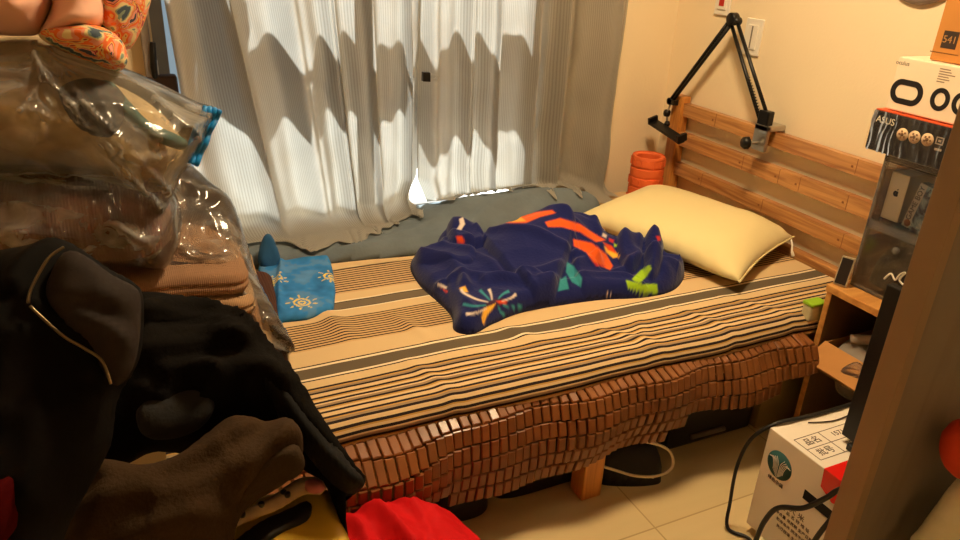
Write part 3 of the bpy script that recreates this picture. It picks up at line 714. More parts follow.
# G clamp gripping the rail
cl = MB(); cy = c0[1]
cl.box(2.150, 2.240, cy-.040, cy+.026, .872, .894); cl.box(2.150, 2.166, cy-.040, cy+.026, .795, .894); cl.box(2.233, 2.241, cy-.030, cy+.012, .84, .875)
clamp = cl.build('clamp', M_chrome, arm, bevel=.003)
MB().tube([(2.150, cy-.01, .825), (2.105, cy+.004, .826)], .0055, 10).tube([(2.192, cy-.01, .824), (2.150, cy-.01, .825)], .0055).build('clamp_screw', M_chrome, clamp)
m = MB(); ctr = Vector((2.10, cy+.005, .826))
prof = [(0, -.015), (.017, -.015), (.024, -.007), (.024, .009), (.015, .015), (0, .015)]
m.lathe(prof, ctr, (1, -.28, 0), 7); m.build('clamp_knob', M_black, clamp)
# hanging tip: screw, ball knob, spring phone clip
t0 = np.array(a2)+np.array([-.0, -.0, -.01]); k0 = at(667, 113, 0, ax); k1 = at(667, 124, 0, ax-.01)
MB().tube([t0, k0, k1], .0045, 8).build('tip_screw', M_chrome, arm)
m = MB(); m.lathe([(0, -.014), (.012, -.014), (.016, -.006), (.016, .006), (.012, .014), (0, .014)], k0, (0, 0, 1), 14); m.lathe([(0, -.012), (.009, -.012), (.014, 0), (.009, .012), (0, .012)], k1, (0, 0, 1), 14)
m.build('ball_knob', M_black, arm)
e0 = np.array(at(653, 122, 0, 2.13)); e1 = np.array(at(682, 141, 0, 2.13)); dd = (e1-e0); L_ = np.linalg.norm(dd); dd /= L_
w_ = np.array([.94, .1, .33]); w_ -= dd*(w_@dd); w_ /= np.linalg.norm(w_); n_ = np.cross(dd, w_)
MM = Matrix(((dd[0], w_[0], n_[0], e0[0]), (dd[1], w_[1], n_[1], e0[1]), (dd[2], w_[2], n_[2], e0[2]), (0, 0, 0, 1)))
m = MB(); m.box(0, L_, -.022, .022, -.006, .006, M=MM); m.box(-.006, .006, -.024, .024, -.005, .026, M=MM); m.box(L_-.01, L_+.004, -.024, .024, -.005, .030, M=MM); m.box(L_*.5, L_, -.015, .015, -.012, -.004, M=MM)
m.build('phone_clip', M_black, arm, bevel=.002)
# ================================================================== SWITCHES, DISC ON THE WALL
def switch(cy, cz, w, h, label, red):
    t = empty('wall_switch', (XR, cy, cz), label, 'light switch', 'switch plates above the headboard')
    pl = MB().box(XR-.010, XR, cy-w/2, cy+w/2, cz-h/2, cz+h/2).build('face_plate', M_white, t, bevel=.003)
    r = MB().box(XR-.015, XR-.008, cy-w*.30, cy+w*.30, cz-h*.34, cz+h*.34).build('rocker', M_white, t, bevel=.003)
    if red: MB().box(XR-.0165, XR-.014, cy-.014, cy+.014, cz-.03, cz+.012).build('indicator', mat('red_switch', (186, 40, 26), .4), r, bevel=.001)
    else: MB().box(XR-.0165, XR-.0145, cy-.003, cy+.003, cz-h*.3, cz+h*.3).build('slot', mat('grey_slot', (120, 112, 100), .5), r)
p = at(724, 6, 0, XR); switch(p[1], p[2]+.03, .085, .13, 'white wall switch with a red indicator, cut by the photo top edge', True)
p = at(754, 37, 0, XR); switch(p[1], p[2], .088, .135, 'white wall switch plate behind the raised elbow of the black boom arm', False)
p = at(919, 5, 0, XR); t = empty('wall_disc', (XR, p[1], p[2]+.13), 'grey round wall fixture, its lower rim just showing above the white box', 'wall fixture')
MB().lathe([(0, 0), (.13, 0), (.135, .012), (.12, .022), (0, .022)], (XR, p[1], p[2]+.135), (-1, 0, 0), 40).build('rim', mat('grey_lilac_plastic', (150, 138, 136), .4), t)
MB().lathe([(0, 0), (.112, 0), (.105, .004), (0, .005)], (XR-.022, p[1], p[2]+.135), (-1, 0, 0), 40).build('dial', M_white, t)
# ================================================================== BEDSIDE SHELF UNIT
SX, SY0, SY1, SZ = 1.90, .98, 1.385, .56
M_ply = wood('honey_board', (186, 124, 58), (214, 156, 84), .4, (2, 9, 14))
M_ply_shade = mat('shaded_board', (112, 84, 52), .6, var=.06)  # darker copy of the board, the interior's shade put into the colour
cab = empty('bedside_shelf', ((SX+XR)/2, (SY0+SY1)/2, 0), 'open honey-coloured wooden bedside shelf beside the head of the bed', 'shelf')
MB().box(SX-.008, XR-.004, SY0-.004, SY1+.004, SZ-.024, SZ).build('top_board', M_ply, cab, bevel=.003)
MB().box(SX, XR-.006, SY1-.018, SY1, 0, SZ-.024).build('side_board', M_ply_shade, cab, bevel=.002)
MB().box(SX, XR-.006, SY0, SY0+.018, 0, SZ-.024).build('side_board', M_ply_shade, cab, bevel=.002)
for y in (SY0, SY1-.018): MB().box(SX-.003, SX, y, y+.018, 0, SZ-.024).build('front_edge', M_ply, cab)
MB().box(XR-.016, XR-.006, SY0+.018, SY1-.018, 0, SZ-.024).build('back_board', M_ply_shade, cab)
MB().box(SX+.01, XR-.016, SY0+.018, SY1-.018, .265, .281).build('shelf_board', M_ply_shade, cab)
MB().box(SX+.01, XR-.016, SY0+.018, SY1-.018, .04, .056).build('shelf_board', M_ply_shade, cab)
# open carton on its shelf, flap folded out
bx = empty('open_carton', (2.06, 1.19, .281), 'small open brown carton inside the bedside shelf, front flap folded outwards', 'box')
X0, X1, Y0, Y1, Z0, Z1 = 1.918, 2.20, 1.05, 1.36, .283, .365
m = MB(); m.box(X0, X1, Y0, Y1, Z0, Z0+.004); m.box(X0, X0+.004, Y0, Y1, Z0, Z1); m.box(X1-.004, X1, Y0, Y1, Z0, Z1); m.box(X0, X1, Y0, Y0+.004, Z0, Z1); m.box(X0, X1, Y1-.004, Y1, Z0, Z1)
m.build('carton_body', M_card, bx)
MB().prism([(X0, Y1, Z1), (X0, Y0+.10, Z1), (X0-.075, Y0+.10, Z1-.052), (X0-.075, Y1+.0, Z1-.052)], (-.001, 0, .004)).build('front_flap', M_card, bx)
o = puff('grey_cloth_bundle', [(1.94, 1.34), (2.06, 1.35), (2.17, 1.33), (2.18, 1.2), (2.16, 1.09), (2.04, 1.08), (1.95, 1.10), (1.93, 1.22)], FLAT(.30), mat('grey_stuff', (150, 140, 128), .8, var=.15), .10, .005, edge=.08, res=.012, px=False, wr=.03, wr_scale=9, seed=3)
tag(o, 'grey cloth bundle lying in the open brown carton', 'cloth')
m = MB(); l = spline([(1.95, 1.30, .40), (2.0, 1.22, .425), (2.06, 1.14, .43), (2.12, 1.08, .42)], 8); m.tube(l, .016, 10)
tag(m.build('grey_tube', mat('pale_grey_hose', (176, 166, 150), .5)), 'pale grey soft tube curving over the cloth in the carton', 'tube')
f = film('soft_clear_plastic', haze=.18, rough=.15, bump=.4)
o = puff('clear_packet', [(838, 372), (858, 362), (868, 380), (862, 402), (846, 398), (836, 388)], Plane((1.895, 1.15, .33), 0, -78), f, .012, .008, res=.006, noise_amp=.006, seed=2)
tag(o, 'crinkled clear plastic packet hanging out of the open carton', 'packet')
# tissue pack with green top between shelf and mattress
p = at(809, 312, 1, 1.41)
t = empty('tissue_pack', (1.90, 1.41, .41), 'small tissue pack with a lime green top, wedged between mattress and bedside shelf', 'tissue pack')
MB().box(1.862, 1.925, 1.394, 1.432, .425, .482).build('body', mat('pale_wrapper', (196, 188, 150), .35, var=.1, vscale=30), t, bevel=.008)
MB().box(1.860, 1.927, 1.392, 1.434, .478, .490).build('green_top', mat('lime_wrapper', (140, 186, 40), .35), t, bevel=.004)
# little dark stand leaning on the drawers
pf = empty('small_frame', (1.93, 1.37, SZ), 'small dark photo frame with a pale edge leaning at the corner of the bedside shelf', 'frame')
Mf = Matrix.Translation((1.925, 1.345, SZ+.002)) @ Matrix.Rotation(math.radians(20), 4, 'Z') @ Matrix.Rotation(math.radians(14), 4, 'Y')
MB().box(-.004, .006, 0, .040, 0, .092, M=Mf).build('frame_edge', mat('pale_edge', (176, 158, 128), .4), pf, bevel=.001)
MB().box(-.006, -.003, .004, .036, .005, .087, M=Mf).build('dark_face', mat('dark_face', (40, 34, 32), .3), pf)
# ================================================================== CLEAR DRAWER UNIT
M_clear = film('clear_acrylic', (252, 251, 248), .02, .08, .8)
M_clear2 = film('clear_acrylic_edge', (244, 240, 232), .22, .12, 1.1)
DX0, DX1, DY0, DY1 = 1.965, 2.235, 1.0, 1.362
du = empty('clear_drawer_unit', (2.1, 1.18, SZ), 'two-tier clear plastic drawer unit standing on the bedside shelf', 'drawers')
m = MB()
for z in (SZ+.002, .763, .960): m.box(DX0, DX1, DY0, DY1, z, z+.010)
m.box(DX0, DX1, DY1-.006, DY1, SZ, .97); m.box(DX0, DX1, DY0, DY0+.006, SZ, .97); m.box(DX1-.006, DX1, DY0, DY1, SZ, .97)
m.build('casing', M_clear, du, bevel=.002)
m = MB()
for y in (DY1-.008, DY0): m.box(DX0-.004, DX0+.010, y, y+.010, SZ, .975)
m.box(DX0-.004, DX0+.008, DY0, DY1, .752, .780); m.box(DX0-.004, DX0+.008, DY0, DY1, .955, .975); m.box(DX0-.004, DX0+.008, DY0, DY1, SZ, SZ+.014)
m.build('edge_frame', M_clear2, du, bevel=.002)
for z0, z1 in ((SZ+.016, .750), (.782, .952)):
    d_ = MB().box(DX0-.006, DX0-.002, DY0+.012, DY1-.012, z0, z1).box(DX0-.004, DX1-.012, DY0+.014, DY0+.017, z0, z1-.02).box(DX0-.004, DX1-.012, DY1-.017, DY1-.014, z0, z1-.02).box(DX0-.004, DX1-.012, DY0+.014, DY1-.014, z0, z0+.003).build('drawer', M_clear, du, bevel=.001)
    MB().lathe([(0, 0), (.010, 0), (.012, .008), (.008, .014), (0, .014)], (DX0-.006, 1.245 if z0 < .7 else 1.10, z1-.03), (-1, 0, 0), 14).build('drawer_knob', M_clear2, d_)
# contents
p1, p2, p3, p4 = [at(*q, 0, 1.985) for q in ((893, 171), (911, 176), (899, 224), (881, 218))]
wb = empty('white_device_box', (2.0, 1.29, .79), 'slim white box with a small dark apple mark standing in the upper clear drawer', 'box')
yb0, yb1 = p2[1], p1[1]
MB().box(1.985, 2.16, yb0, yb1, .787, p1[2]).build('carton', mat('white_gloss_card', (238, 228, 206), .35), wb, bevel=.002)
def flat_shape(name, pts, x, m, parent, th=.0006):
    return MB().prism([(x, y, z) for y, z in pts], (-th, 0, 0)).build(name, m, parent)
cy, cz = (yb0+yb1)/2, .868
pts = []
for k in range(36):
    a = 2*PI*k/36; r = .0092*(1-.10*abs(math.cos(a)) if False else 1); yy, zz = r*math.cos(a)*.95, r*math.sin(a)
    if math.sin(a) > .8: zz -= .0018*(1-abs(math.cos(a))/.6)
    if math.sin(a) < -.85: zz += .0010*(1-abs(math.cos(a))/.5)
    if math.cos(a) < -.80: yy += .0035*(1-abs(math.sin(a))/.6)
    pts.append((cy+yy, cz+zz))
flat_shape('apple_mark', pts, 1.9848, M_ink, wb)
flat_shape('apple_leaf', [(cy-.0005, cz+.0098), (cy-.001, cz+.0135), (cy-.005, cz+.0155), (cy-.0045, cz+.0118)], 1.9848, M_ink, wb)
gb = empty('game_cartridge_box', (2.0, 1.2, .79), 'silver game box with blue-white artwork leaning beside the slim white box', 'box')
M_art = bpy.data.materials.new('silver_artwork'); M_art.use_nodes = True
nt = M_art.node_tree; N = nt.nodes; L = nt.links
n = N.new('ShaderNodeTexNoise'); n.inputs['Scale'].default_value = 26; n.inputs['Detail'].default_value = 5; n.inputs['Distortion'].default_value = 1.4
tc = N.new('ShaderNodeTexCoord'); L.new(tc.outputs['Object'], n.inputs['Vector']); r = N.new('ShaderNodeValToRGB'); L.new(n.outputs[0], r.inputs[0])
r.color_ramp.elements[0].position = .36; r.color_ramp.elements[0].color = (*lin((70, 66, 78)), 1); r.color_ramp.elements[1].position = .66; r.color_ramp.elements[1].color = (*lin((226, 224, 214)), 1)
e = r.color_ramp.elements.new(.52); e.color = (*lin((150, 176, 190)), 1)
L.new(r.outputs[0], N['Principled BSDF'].inputs['Base Color']); N['Principled BSDF'].inputs['Roughness'].default_value = .3
g0 = at(900, 224, 0, 1.985); g1 = at(919, 185, 0, 1.985)
MG = Matrix.Translation((1.985, g0[1], .789)) @ Matrix.Rotation(math.atan2(g0[1]-g1[1], g1[2]-g0[2]), 4, 'X')
MB().box(0, .03, -.125, -.004, .0, .135, M=MG).build('carton', M_art, gb, bevel=.002)
MB().box(-.001, .0, -.026, -.004, .0, .135, M=MG).build('title_band', mat('silver_band', (206, 200, 190), .35), gb)
q = MG @ Vector((-.0012, -.015, .075)); up = (MG.to_3x3() @ Vector((0, 1, 0)))
text('lettering', 'GAME BOY', .021, q, (MG.to_3x3() @ Vector((0, 0, 1))), up, M_ink, gb)
MB().lathe([(0, 0), (.010, 0), (.010, .001), (0, .001)], MG @ Vector((-.001, -.018, .014)), (-1, 0, 0), 16).build('seal', mat('brown_seal', (150, 96, 50), .5), gb)
o = puff('dark_cable_bundle', [(2.0, 1.33), (2.1, 1.335), (2.2, 1.32), (2.21, 1.2), (2.2, 1.06), (2.0, 1.05), (1.985, 1.2)], FLAT(.582), mat('dark_mesh_cloth', (46, 38, 34), .7, bump=.3, bscale=90), .14, .003, edge=.08, res=.011, px=False, flat_back=True, wr=.02, wr_scale=8, seed=6)
tag(o, 'dark brown bundle filling the lower clear drawer', 'bundle')
# ================================================================== BOXES ON TOP
M_blk = mat('black_print_card', (24, 24, 28), .3, coat=.3)
gx = 1.945
g = empty('black_card_box', (2.1, 1.2, .976), 'black shrink-wrapped box with three round pictures and a red-orange top, on the clear drawers', 'box')
m = MB(); GY0, GY1, GZ0, GZ1 = .98, 1.425, .977, 1.094
m.box(gx, 2.235, GY0, GY1, GZ0, GZ1-.002); m.build('carton', M_blk, g, bevel=.006)
MB().box(gx+.004, 2.231, GY0+.004, GY1-.004, GZ1-.003, GZ1).build('top_face', mat('red_orange_card', (214, 84, 40), .45), g)
FX = gx-.0008
text('lettering', 'ASUS', .026, (FX-.003, 1.378, 1.068), (0, -1, 0), (0, 0, 1), M_white, g, align='CENTER')
M_pic = mat('cream_disc', (232, 206, 176), .5); M_pic2 = mat('brown_fan', (120, 84, 60), .5, var=.3, vscale=60)
for k, px in enumerate((902.5, 914.5, 927.5)):
    c_ = at(px, 134.5+k*2.6, 0, gx); mm = MB().lathe([(0, 0), (.0175, 0), (.0175, .0008), (0, .0008)], (FX+.0006, c_[1], c_[2]), (-1, 0, 0), 28); dsc = mm.build('round_picture', M_pic, g)
    mm = MB(); mm.lathe([(0, 0), (.005, 0), (.005, .0014), (0, .0014)], (FX+.0003, c_[1]+.001, c_[2]), (-1, 0, 0), 12)
    for b in range(5):
        a = 2*PI*b/5+k; mm.box(FX-.0009, FX-.0003, c_[1]+.009*math.cos(a)-.0025, c_[1]+.009*math.cos(a)+.0025, c_[2]+.009*math.sin(a)-.0025, c_[2]+.009*math.sin(a)+.0025)
    mm.build('picture_print', M_pic2, dsc)
mm = MB(); c_ = at(940, 141, 0, gx)
mm.box(FX-.0006, FX, c_[1]-.011, c_[1]+.011, c_[2]-.010, c_[2]-.007); mm.box(FX-.0006, FX, c_[1]-.011, c_[1]+.011, c_[2]+.007, c_[2]+.010); mm.box(FX-.0006, FX, c_[1]-.011, c_[1]-.008, c_[2]-.010, c_[2]+.010); mm.box(FX-.0006, FX, c_[1]+.008, c_[1]+.011, c_[2]-.010, c_[2]+.010); mm.box(FX-.0006, FX, c_[1]-.004, c_[1]+.004, c_[2]-.003, c_[2]+.003); mm.box(FX-.0006, FX, c_[1]-.012, c_[1]+.008, c_[2]-.026, c_[2]-.020)
mm.build('square_symbol', mat('grey_print', (170, 160, 150), .5), g)
# crinkled shrink wrap
sw = film('shrink_wrap', haze=.015, rough=.14, gloss=1.0)
pts = MB(); ny, nz_ = 90, 26; V = []; F = []
for j in range(nz_+1):
    for i in range(ny+1):
        s, t_ = i/ny, j/nz_; y_ = GY1-.001-s*.44; z_ = GZ0+.001+t_*(GZ1-GZ0-.002)
        amp = .0045*max(0, 1-s*1.6)+.0012
        V.append((gx-.003-amp*abs(noise.noise(Vector((y_*60+1.2*noise.noise(Vector((z_*14, y_*9, 0))), z_*5, 2))))*1.6, y_, z_))
for j in range(nz_):
    for i in range(ny): F.append((j*(ny+1)+i, j*(ny+1)+i+1, (j+1)*(ny+1)+i+1, (j+1)*(ny+1)+i))
pts.add(V, F, 0, True); pts.build('wrap', sw, g)
M_wbox = mat('white_satin_card', (240, 222, 192), .45)
vx = 1.965
v = empty('white_headset_box', (2.1, 1.2, 1.096), 'white box with black oval ring prints, second from the top of the stack', 'box')
MB().box(vx, 2.235, .98, 1.405, 1.0965, 1.240).build('carton', M_wbox, v, bevel=.003)
def ringmesh(cy, cz, rx, rz, w, st, name='ring_print'):
    o_, i_ = ring(cy, cz, rx, rz, w, 48, st); n = 48; V = [(vx-.0008, *q) for q in o_]+[(vx-.0008, *q) for q in i_]
    b = MB().add(V, [(k, (k+1) % n, n+(k+1) % n, n+k) for k in range(n)])
    b.add([(x+.0006, y, z) for x, y, z in V], [(k, n+k, n+(k+1) % n, (k+1) % n) for k in range(n)])
    return b.build(name, M_ink, v)
c_ = at(906.5, 92.5, 0, vx); ringmesh(c_[1], c_[2], .031, .0335, .0155, .018)
c_ = at(940, 99.5, 0, vx); ringmesh(c_[1], c_[2], .027, .030, .0125, 0)
c_ = at(962, 104, 0, vx); ringmesh(c_[1], c_[2], .027, .030, .0125, 0)
c_ = at(903, 63, 0, vx); text('lettering', 'oculus', .016, (vx-.0005, c_[1], c_[2]), (0, -1, 0), (0, 0, 1), mat('grey_ink', (140, 126, 112), .6), v)
c_ = at(947, 76, 0, vx); mm = MB()
for k, wd in enumerate((.030, .034, .046, .030, .034, .022)): mm.box(vx-.0005, vx, c_[1]+.024-wd, c_[1]+.024, c_[2]+.014-k*.0065, c_[2]+.0165-k*.0065)
mm.build('small_print', mat('brown_ink', (150, 126, 104), .6), v)
M_kraft = mat('kraft_orange_card', (196, 132, 62), .6, var=.04)
k_ = empty('kraft_box', (2.1, 1.2, 1.242), 'plain brown kraft box with a small dark square mark, topmost of the stack', 'box')
kx = 1.995
c0 = at(930, 57, 0, kx)
MB().box(kx, 2.235, .96, c0[1], 1.242, 1.43).build('carton', M_kraft, k_, bevel=.002)
c_ = at(950, 40, 0, kx); MB().box(kx-.0006, kx+.0002, c_[1]-.021, c_[1]+.021, c_[2]-.022, c_[2]+.022).build('dark_label', mat('brown_black_print', (60, 46, 36), .6), k_)
text('lettering', '541', .026, (kx-.0012, c_[1], c_[2]), (0, -1, 0), (0, 0, 1), mat('tan_print', (176, 132, 78), .6), k_)
c2 = at(944, 53, 0, kx); MB().box(kx-.0004, kx+.0002, c2[1]-.04, c2[1]+.04, c2[2]-.002, c2[2]+.0005).build('printed_line', mat('brown_line', (120, 78, 36), .6), k_)
# ================================================================== WHITE CARTON AND ITS NEIGHBOURS
CX0, CX1, CY0, CY1, CZ0, CZ1 = 1.42, 1.76, .70, 1.096, .028, .352
M_wcard = mat('white_carton', (226, 216, 200), .55, var=.03)
tag(MB().lathe([(0, 0), (.205, 0), (.215, .008), (.215, .020), (.205, .026), (0, .026)], (1.585, .915, 0), n=48).build('round_base', mat('off_white_plastic', (226, 212, 170), .4)), 'off-white round base peeking out under the white carton', 'base')
ct = empty('white_carton', (1.59, .9, CZ0), 'white printed carton with green round logo and red sealing tape, on the floor', 'box')
MB().box(CX0, CX1, CY0, CY1, CZ0, CZ1).build('carton', M_wcard, ct, bevel=.002)
M_red = mat('red_tape', (214, 26, 18), .25, coat=.3)
mm = MB(); yt0, yt1 = .845, .918
mm.box(CX0-.002, CX1+.001, yt0, yt1, CZ1-.0002, CZ1+.0014); mm.prism([(CX0-.0018, yt1, CZ1+.0013), (CX0-.0018, yt0, CZ1+.0013), (CX0-.0018, yt0+.002, CZ1-.062), (CX0-.0018, yt0+.03, CZ1-.070), (CX0-.0018, yt1-.004, CZ1-.05)], (.0016, 0, 0))
mm.build('sealing_tape', M_red, ct)
# round logo: white curved stripes on a green disc
lg = at(779.5, 465.5, 0, CX0); M_lg = mat('teal_green_print', (40, 84, 82), .6)
d_ = MB().lathe([(0, 0), (.040, 0), (.040, .0007), (0, .0007)], (CX0-.0001, lg[1], lg[2]), (-1, 0, 0), 40).build('logo', M_lg, ct)
mm = MB()
for s in (-1, 1):
    for k in range(5):
        o_ = .004+.0055*k
        l = spline([(CX0-.0012, lg[1]+s*(.002+.0035*k), lg[2]-.037+.004*k), (CX0-.0012, lg[1]+s*(.003+.0035*k), lg[2]-.008), (CX0-.0012, lg[1]+s*(.004+.0050*k), lg[2]+.006+.001*k), (CX0-.0012, lg[1]+s*(.013+.0056*k), lg[2]+.022-.003*k)], 6)
        mm.tube(l, .0011, 4)
mm.build('logo_stripes', mat('white_ink', (220, 214, 204), .6), d_)
text('lettering', '绿色中国', .013, (CX0-.0004, lg[1], lg[2]-.052), (0, -1, 0), (0, 0, 1), M_ink, ct)
hp = at(818, 505, 0, CX0); MB().box(CX0-.0008, CX0+.0002, hp[1]-.055, hp[1]+.045, hp[2]-.014, hp[2]+.014).build('hand_hole', mat('hole_shade', (18, 14, 12), .9), ct, bevel=.0001)  # flat dark patch, shade inside the hole put into the colour
M_ch = mat('brown_print', (70, 56, 44), .6)
for i, (tx, sz) in enumerate((('大 米', .021), ('产 品 名 称 地 址', .0125), ('净含量 保质期 生产日期', .0115), ('贮存条件 阴凉干燥处', .0115), ('执行标准 生产许可', .0115))):
    text('lettering', tx, sz, (CX0-.0004, lg[1]-.085, lg[2]-.093-.019*i), (0, -1, 0), (0, 0, 1), M_ch, ct)
# printed table on top
def top_at(x, y): p = at(x, y, 2, CZ1); return np.array([p[0], p[1]])
mm = MB(); T0 = top_at(794, 440); 
tx0, ty1 = T0; tx1, ty0 = tx0+.30, ty1-.086
lw_ = .0009
for y_ in (ty0, (ty0+ty1)/2, ty1): mm.box(tx0, tx1, y_-lw_, y_+lw_, CZ1, CZ1+.0005)
for x_ in (tx0, tx0+.085, tx0+.2, tx1): mm.box(x_-lw_, x_+lw_, ty0, ty1, CZ1, CZ1+.0005)
mm.build('printed_table', M_ch, ct)
for r_, (a_, b_) in enumerate((('品名', '1571.9'), ('批号', '200.9'))):
    yy = ty1-.0215-.043*r_
    text('lettering', a_, .027, (tx0+.043, yy, CZ1+.0003), (1, 0, 0), (0, 1, 0), M_ch, ct); text('lettering', b_, .022, (tx0+.143, yy, CZ1+.0003), (1, 0, 0), (0, 1, 0), M_ch, ct)
# black slim monitor standing on end on the carton, mostly behind the door
mo = empty('black_slab_screen', (1.62, .96, CZ1), 'tall slim black screen standing on end on the white carton, beside the brown door', 'screen')
MB().box(1.548, 1.572, .70, .985, .372, .80).build('screen_body', M_black, mo, bevel=.003)
MB().box(1.572, 1.60, .72, .965, .39, .78).build('rear_shell', M_black, mo, bevel=.006)
MB().box(1.530, 1.605, .74, .952, CZ1+.002, .372).build('foot', M_black, mo, bevel=.003)
p = at(896, 287, 0, 1.565)
l = spline([(1.56, p[1]+.03, .803), (1.56, p[1]+.018, .822), (1.56, p[1]+.004, .812), (1.56, p[1]-.004, .83), (1.56, p[1]-.014, .838), (1.56, p[1]-.006, .816), (1.56, p[1]-.03, .806)], 6)
tag(MB().tube(l, .0022, 6).build('white_wire', M_white), 'thin white looped wire lying on top of the black screen edge', 'wire')
# cables
M_cab = mat('black_cable', (18, 15, 14), .45)
def cable(pts, r, label, k=10): return tag(MB().tube(spline(pts, k), r, 8).build('power_cable', M_cab), label, 'cable', 'black cables around the white carton')
cable([(1.74, 1.085, CZ1+.006), (1.62, 1.085, CZ1+.007), (1.52, 1.09, CZ1+.007), (1.44, 1.098, CZ1+.004), (1.395, 1.125, .30), (1.385, 1.14, .2), (1.385, 1.135, .08), (1.37, 1.11, .012), (1.40, 1.06, .008), (1.38, 1.0, .007)], .0052, 'black cable running over the back edge of the white carton and down to the floor')
a_, b_, c_, d_, e_, f_ = at(845, 488, 0, CX0-.02), at(826, 498, 0, CX0-.03), at(803, 508, 0, CX0-.035), at(778, 508, 0, CX0-.04), at(764, 522, 0, CX0-.04), at(753, 545, 0, CX0-.03)
cable([(1.46, a_[1]-.08, a_[2]+.06), a_, b_, c_, d_, e_, f_, (f_[0]-.03, f_[1]+.01, .012), (f_[0]-.12, f_[1]-.05, .007)], .0068, 'black cable arching across the front of the white carton above its printed text')
a_, b_, c_ = at(845, 505, 0, CX0-.03), at(828, 523, 0, CX0-.05), at(812, 545, 0, CX0-.05)
cable([(CX0-.01, a_[1]-.06, a_[2]+.04), a_, b_, c_, (c_[0]-.01, c_[1]+.02, .012), (c_[0]-.10, c_[1]-.02, .007)], .0062, 'short black cable dropping beside the door at the carton corner')
l = spline([(1.53, 1.07, CZ1+.003), (1.60, 1.05, CZ1+.0035), (1.68, 1.055, CZ1+.003), (1.74, 1.07, CZ1+.003)], 8)
tag(MB().tube(l, .0018, 6).build('thin_wire', mat('dark_brown_wire', (60, 42, 28), .5)), 'thin brown wire lying across the top of the white carton', 'wire')
# ================================================================== DOOR AND THINGS HUNG ON IT
dy = .60
pd0, pd1 = at(835, 540, 1, dy), at(959, 165, 1, dy)
dx = (at(873, 380, 1, dy+.038)[0]+at(942, 150, 1, dy+.038)[0]+at(838, 510, 1, dy+.038)[0])/3
dr = empty('door_1', (dx+.3, dy, 0)); tag(dr, **S)
M_door = wood('walnut_laminate', (122, 112, 104), (134, 124, 116), .55, (6, 6, .7), coat=0)
MB().box(dx, dx+.62, dy, dy+.038, .005, 2.05).build('door_leaf', M_door, dr, bevel=.002)
MB().box(dx-.001, dx+.020, dy-.0015, dy+.0395, .005, 2.05).build('door_edge', mat('door_edge_band', (156, 132, 108), .5), dr, bevel=.001)
o = puff('orange_red_pouch', [(946, 458), (949, 442), (956, 431), (970, 420), (992, 425), (998, 450), (990, 474), (970, 480), (957, 478), (949, 470)], Plane((1.06, .555, .8), 4), mat('orange_red_cloth', (206, 60, 30), .7, bump=.15), .035, .03, edge=.04, res=.006, noise_amp=.004, seed=5)
tag(o, 'rounded orange-red pouch hanging by the brown door at the photo edge', 'pouch')
o = puff('grey_green_cloth', [(960, 488), (985, 470), (1010, 500), (1010, 600), (935, 600), (915, 556), (930, 530), (945, 508)], Plane((1.08, .545, .7), 4), mat('grey_green_cloth', (238, 234, 214), .85, var=.06, bump=.2), .05, .03, edge=.05, res=.008, noise_amp=.006, seed=9, folds=[([(958, 500), (935, 540), (925, 590)], .012, .012)])
tag(o, 'grey-green garment corner hanging in front of the brown door, bottom photo corner', 'garment')
# ================================================================== UNDER THE BED
M_bag = mat('black_nylon', (24, 22, 22), .6, bump=.2, bscale=80)
b = empty('black_carry_case', (1.18, 1.55, 0), 'black soft carry case on the floor behind the bed leg', 'case')
puff('case_body', [(.84, 1.47), (1.10, 1.455), (1.16, 1.40), (1.28, 1.350), (1.34, 1.37), (1.38, 1.55), (1.35, 1.78), (.9, 1.78), (.84, 1.6)], FLAT(0), M_bag, .125, .001, edge=.06, res=.015, px=False, flat_back=True, noise_amp=.008, seed=3, parent=b)
MB().lathe([(0, 0), (.006, 0), (.005, .004), (0, .005)], (1.29, 1.352, .03), (0, -1, .2), 10).build('stud', M_chrome, b)
l = spline([(.86, 1.44, .14), (.98, 1.425, .11), (1.06, 1.44, .10), (1.14, 1.385, .085), (1.22, 1.345, .06), (1.30, 1.335, .045), (1.345, 1.335, .065), (1.335, 1.35, .115), (1.27, 1.37, .15), (1.18, 1.41, .16)], 8)
tag(MB().tube(l, .0042, 8).build('white_cable_loop', mat('white_cable_loop', (206, 190, 160), .5)), 'pale looped cord draped over the black carry case under the bed', 'cord')
b = empty('black_storage_case', (1.62, 1.6, 0), 'black hard case with a grey handle strip under the head end of the bed', 'case')
MB().box(1.43, 1.79, 1.46, 1.85, 0, .21).build('case_shell', mat('black_hard_plastic', (20, 18, 18), .45), b, bevel=.012)
a_, c_ = at(691, 437, 1, 1.455), at(724, 428, 1, 1.455)
MB().tube([a_, c_], .009, 8).build('handle_strip', mat('grey_strip', (110, 98, 84), .5), b)
o = puff('black_bundle', [(.58, 1.50), (.66, 1.44), (.76, 1.435), (.80, 1.49), (.78, 1.6), (.70, 1.66), (.58, 1.64)], FLAT(0), M_bag, .085, .001, edge=.06, res=.012, px=False, flat_back=True, noise_amp=.01, seed=11)
tag(o, 'black fabric bundle under the bed beside the red cloth', 'bundle')
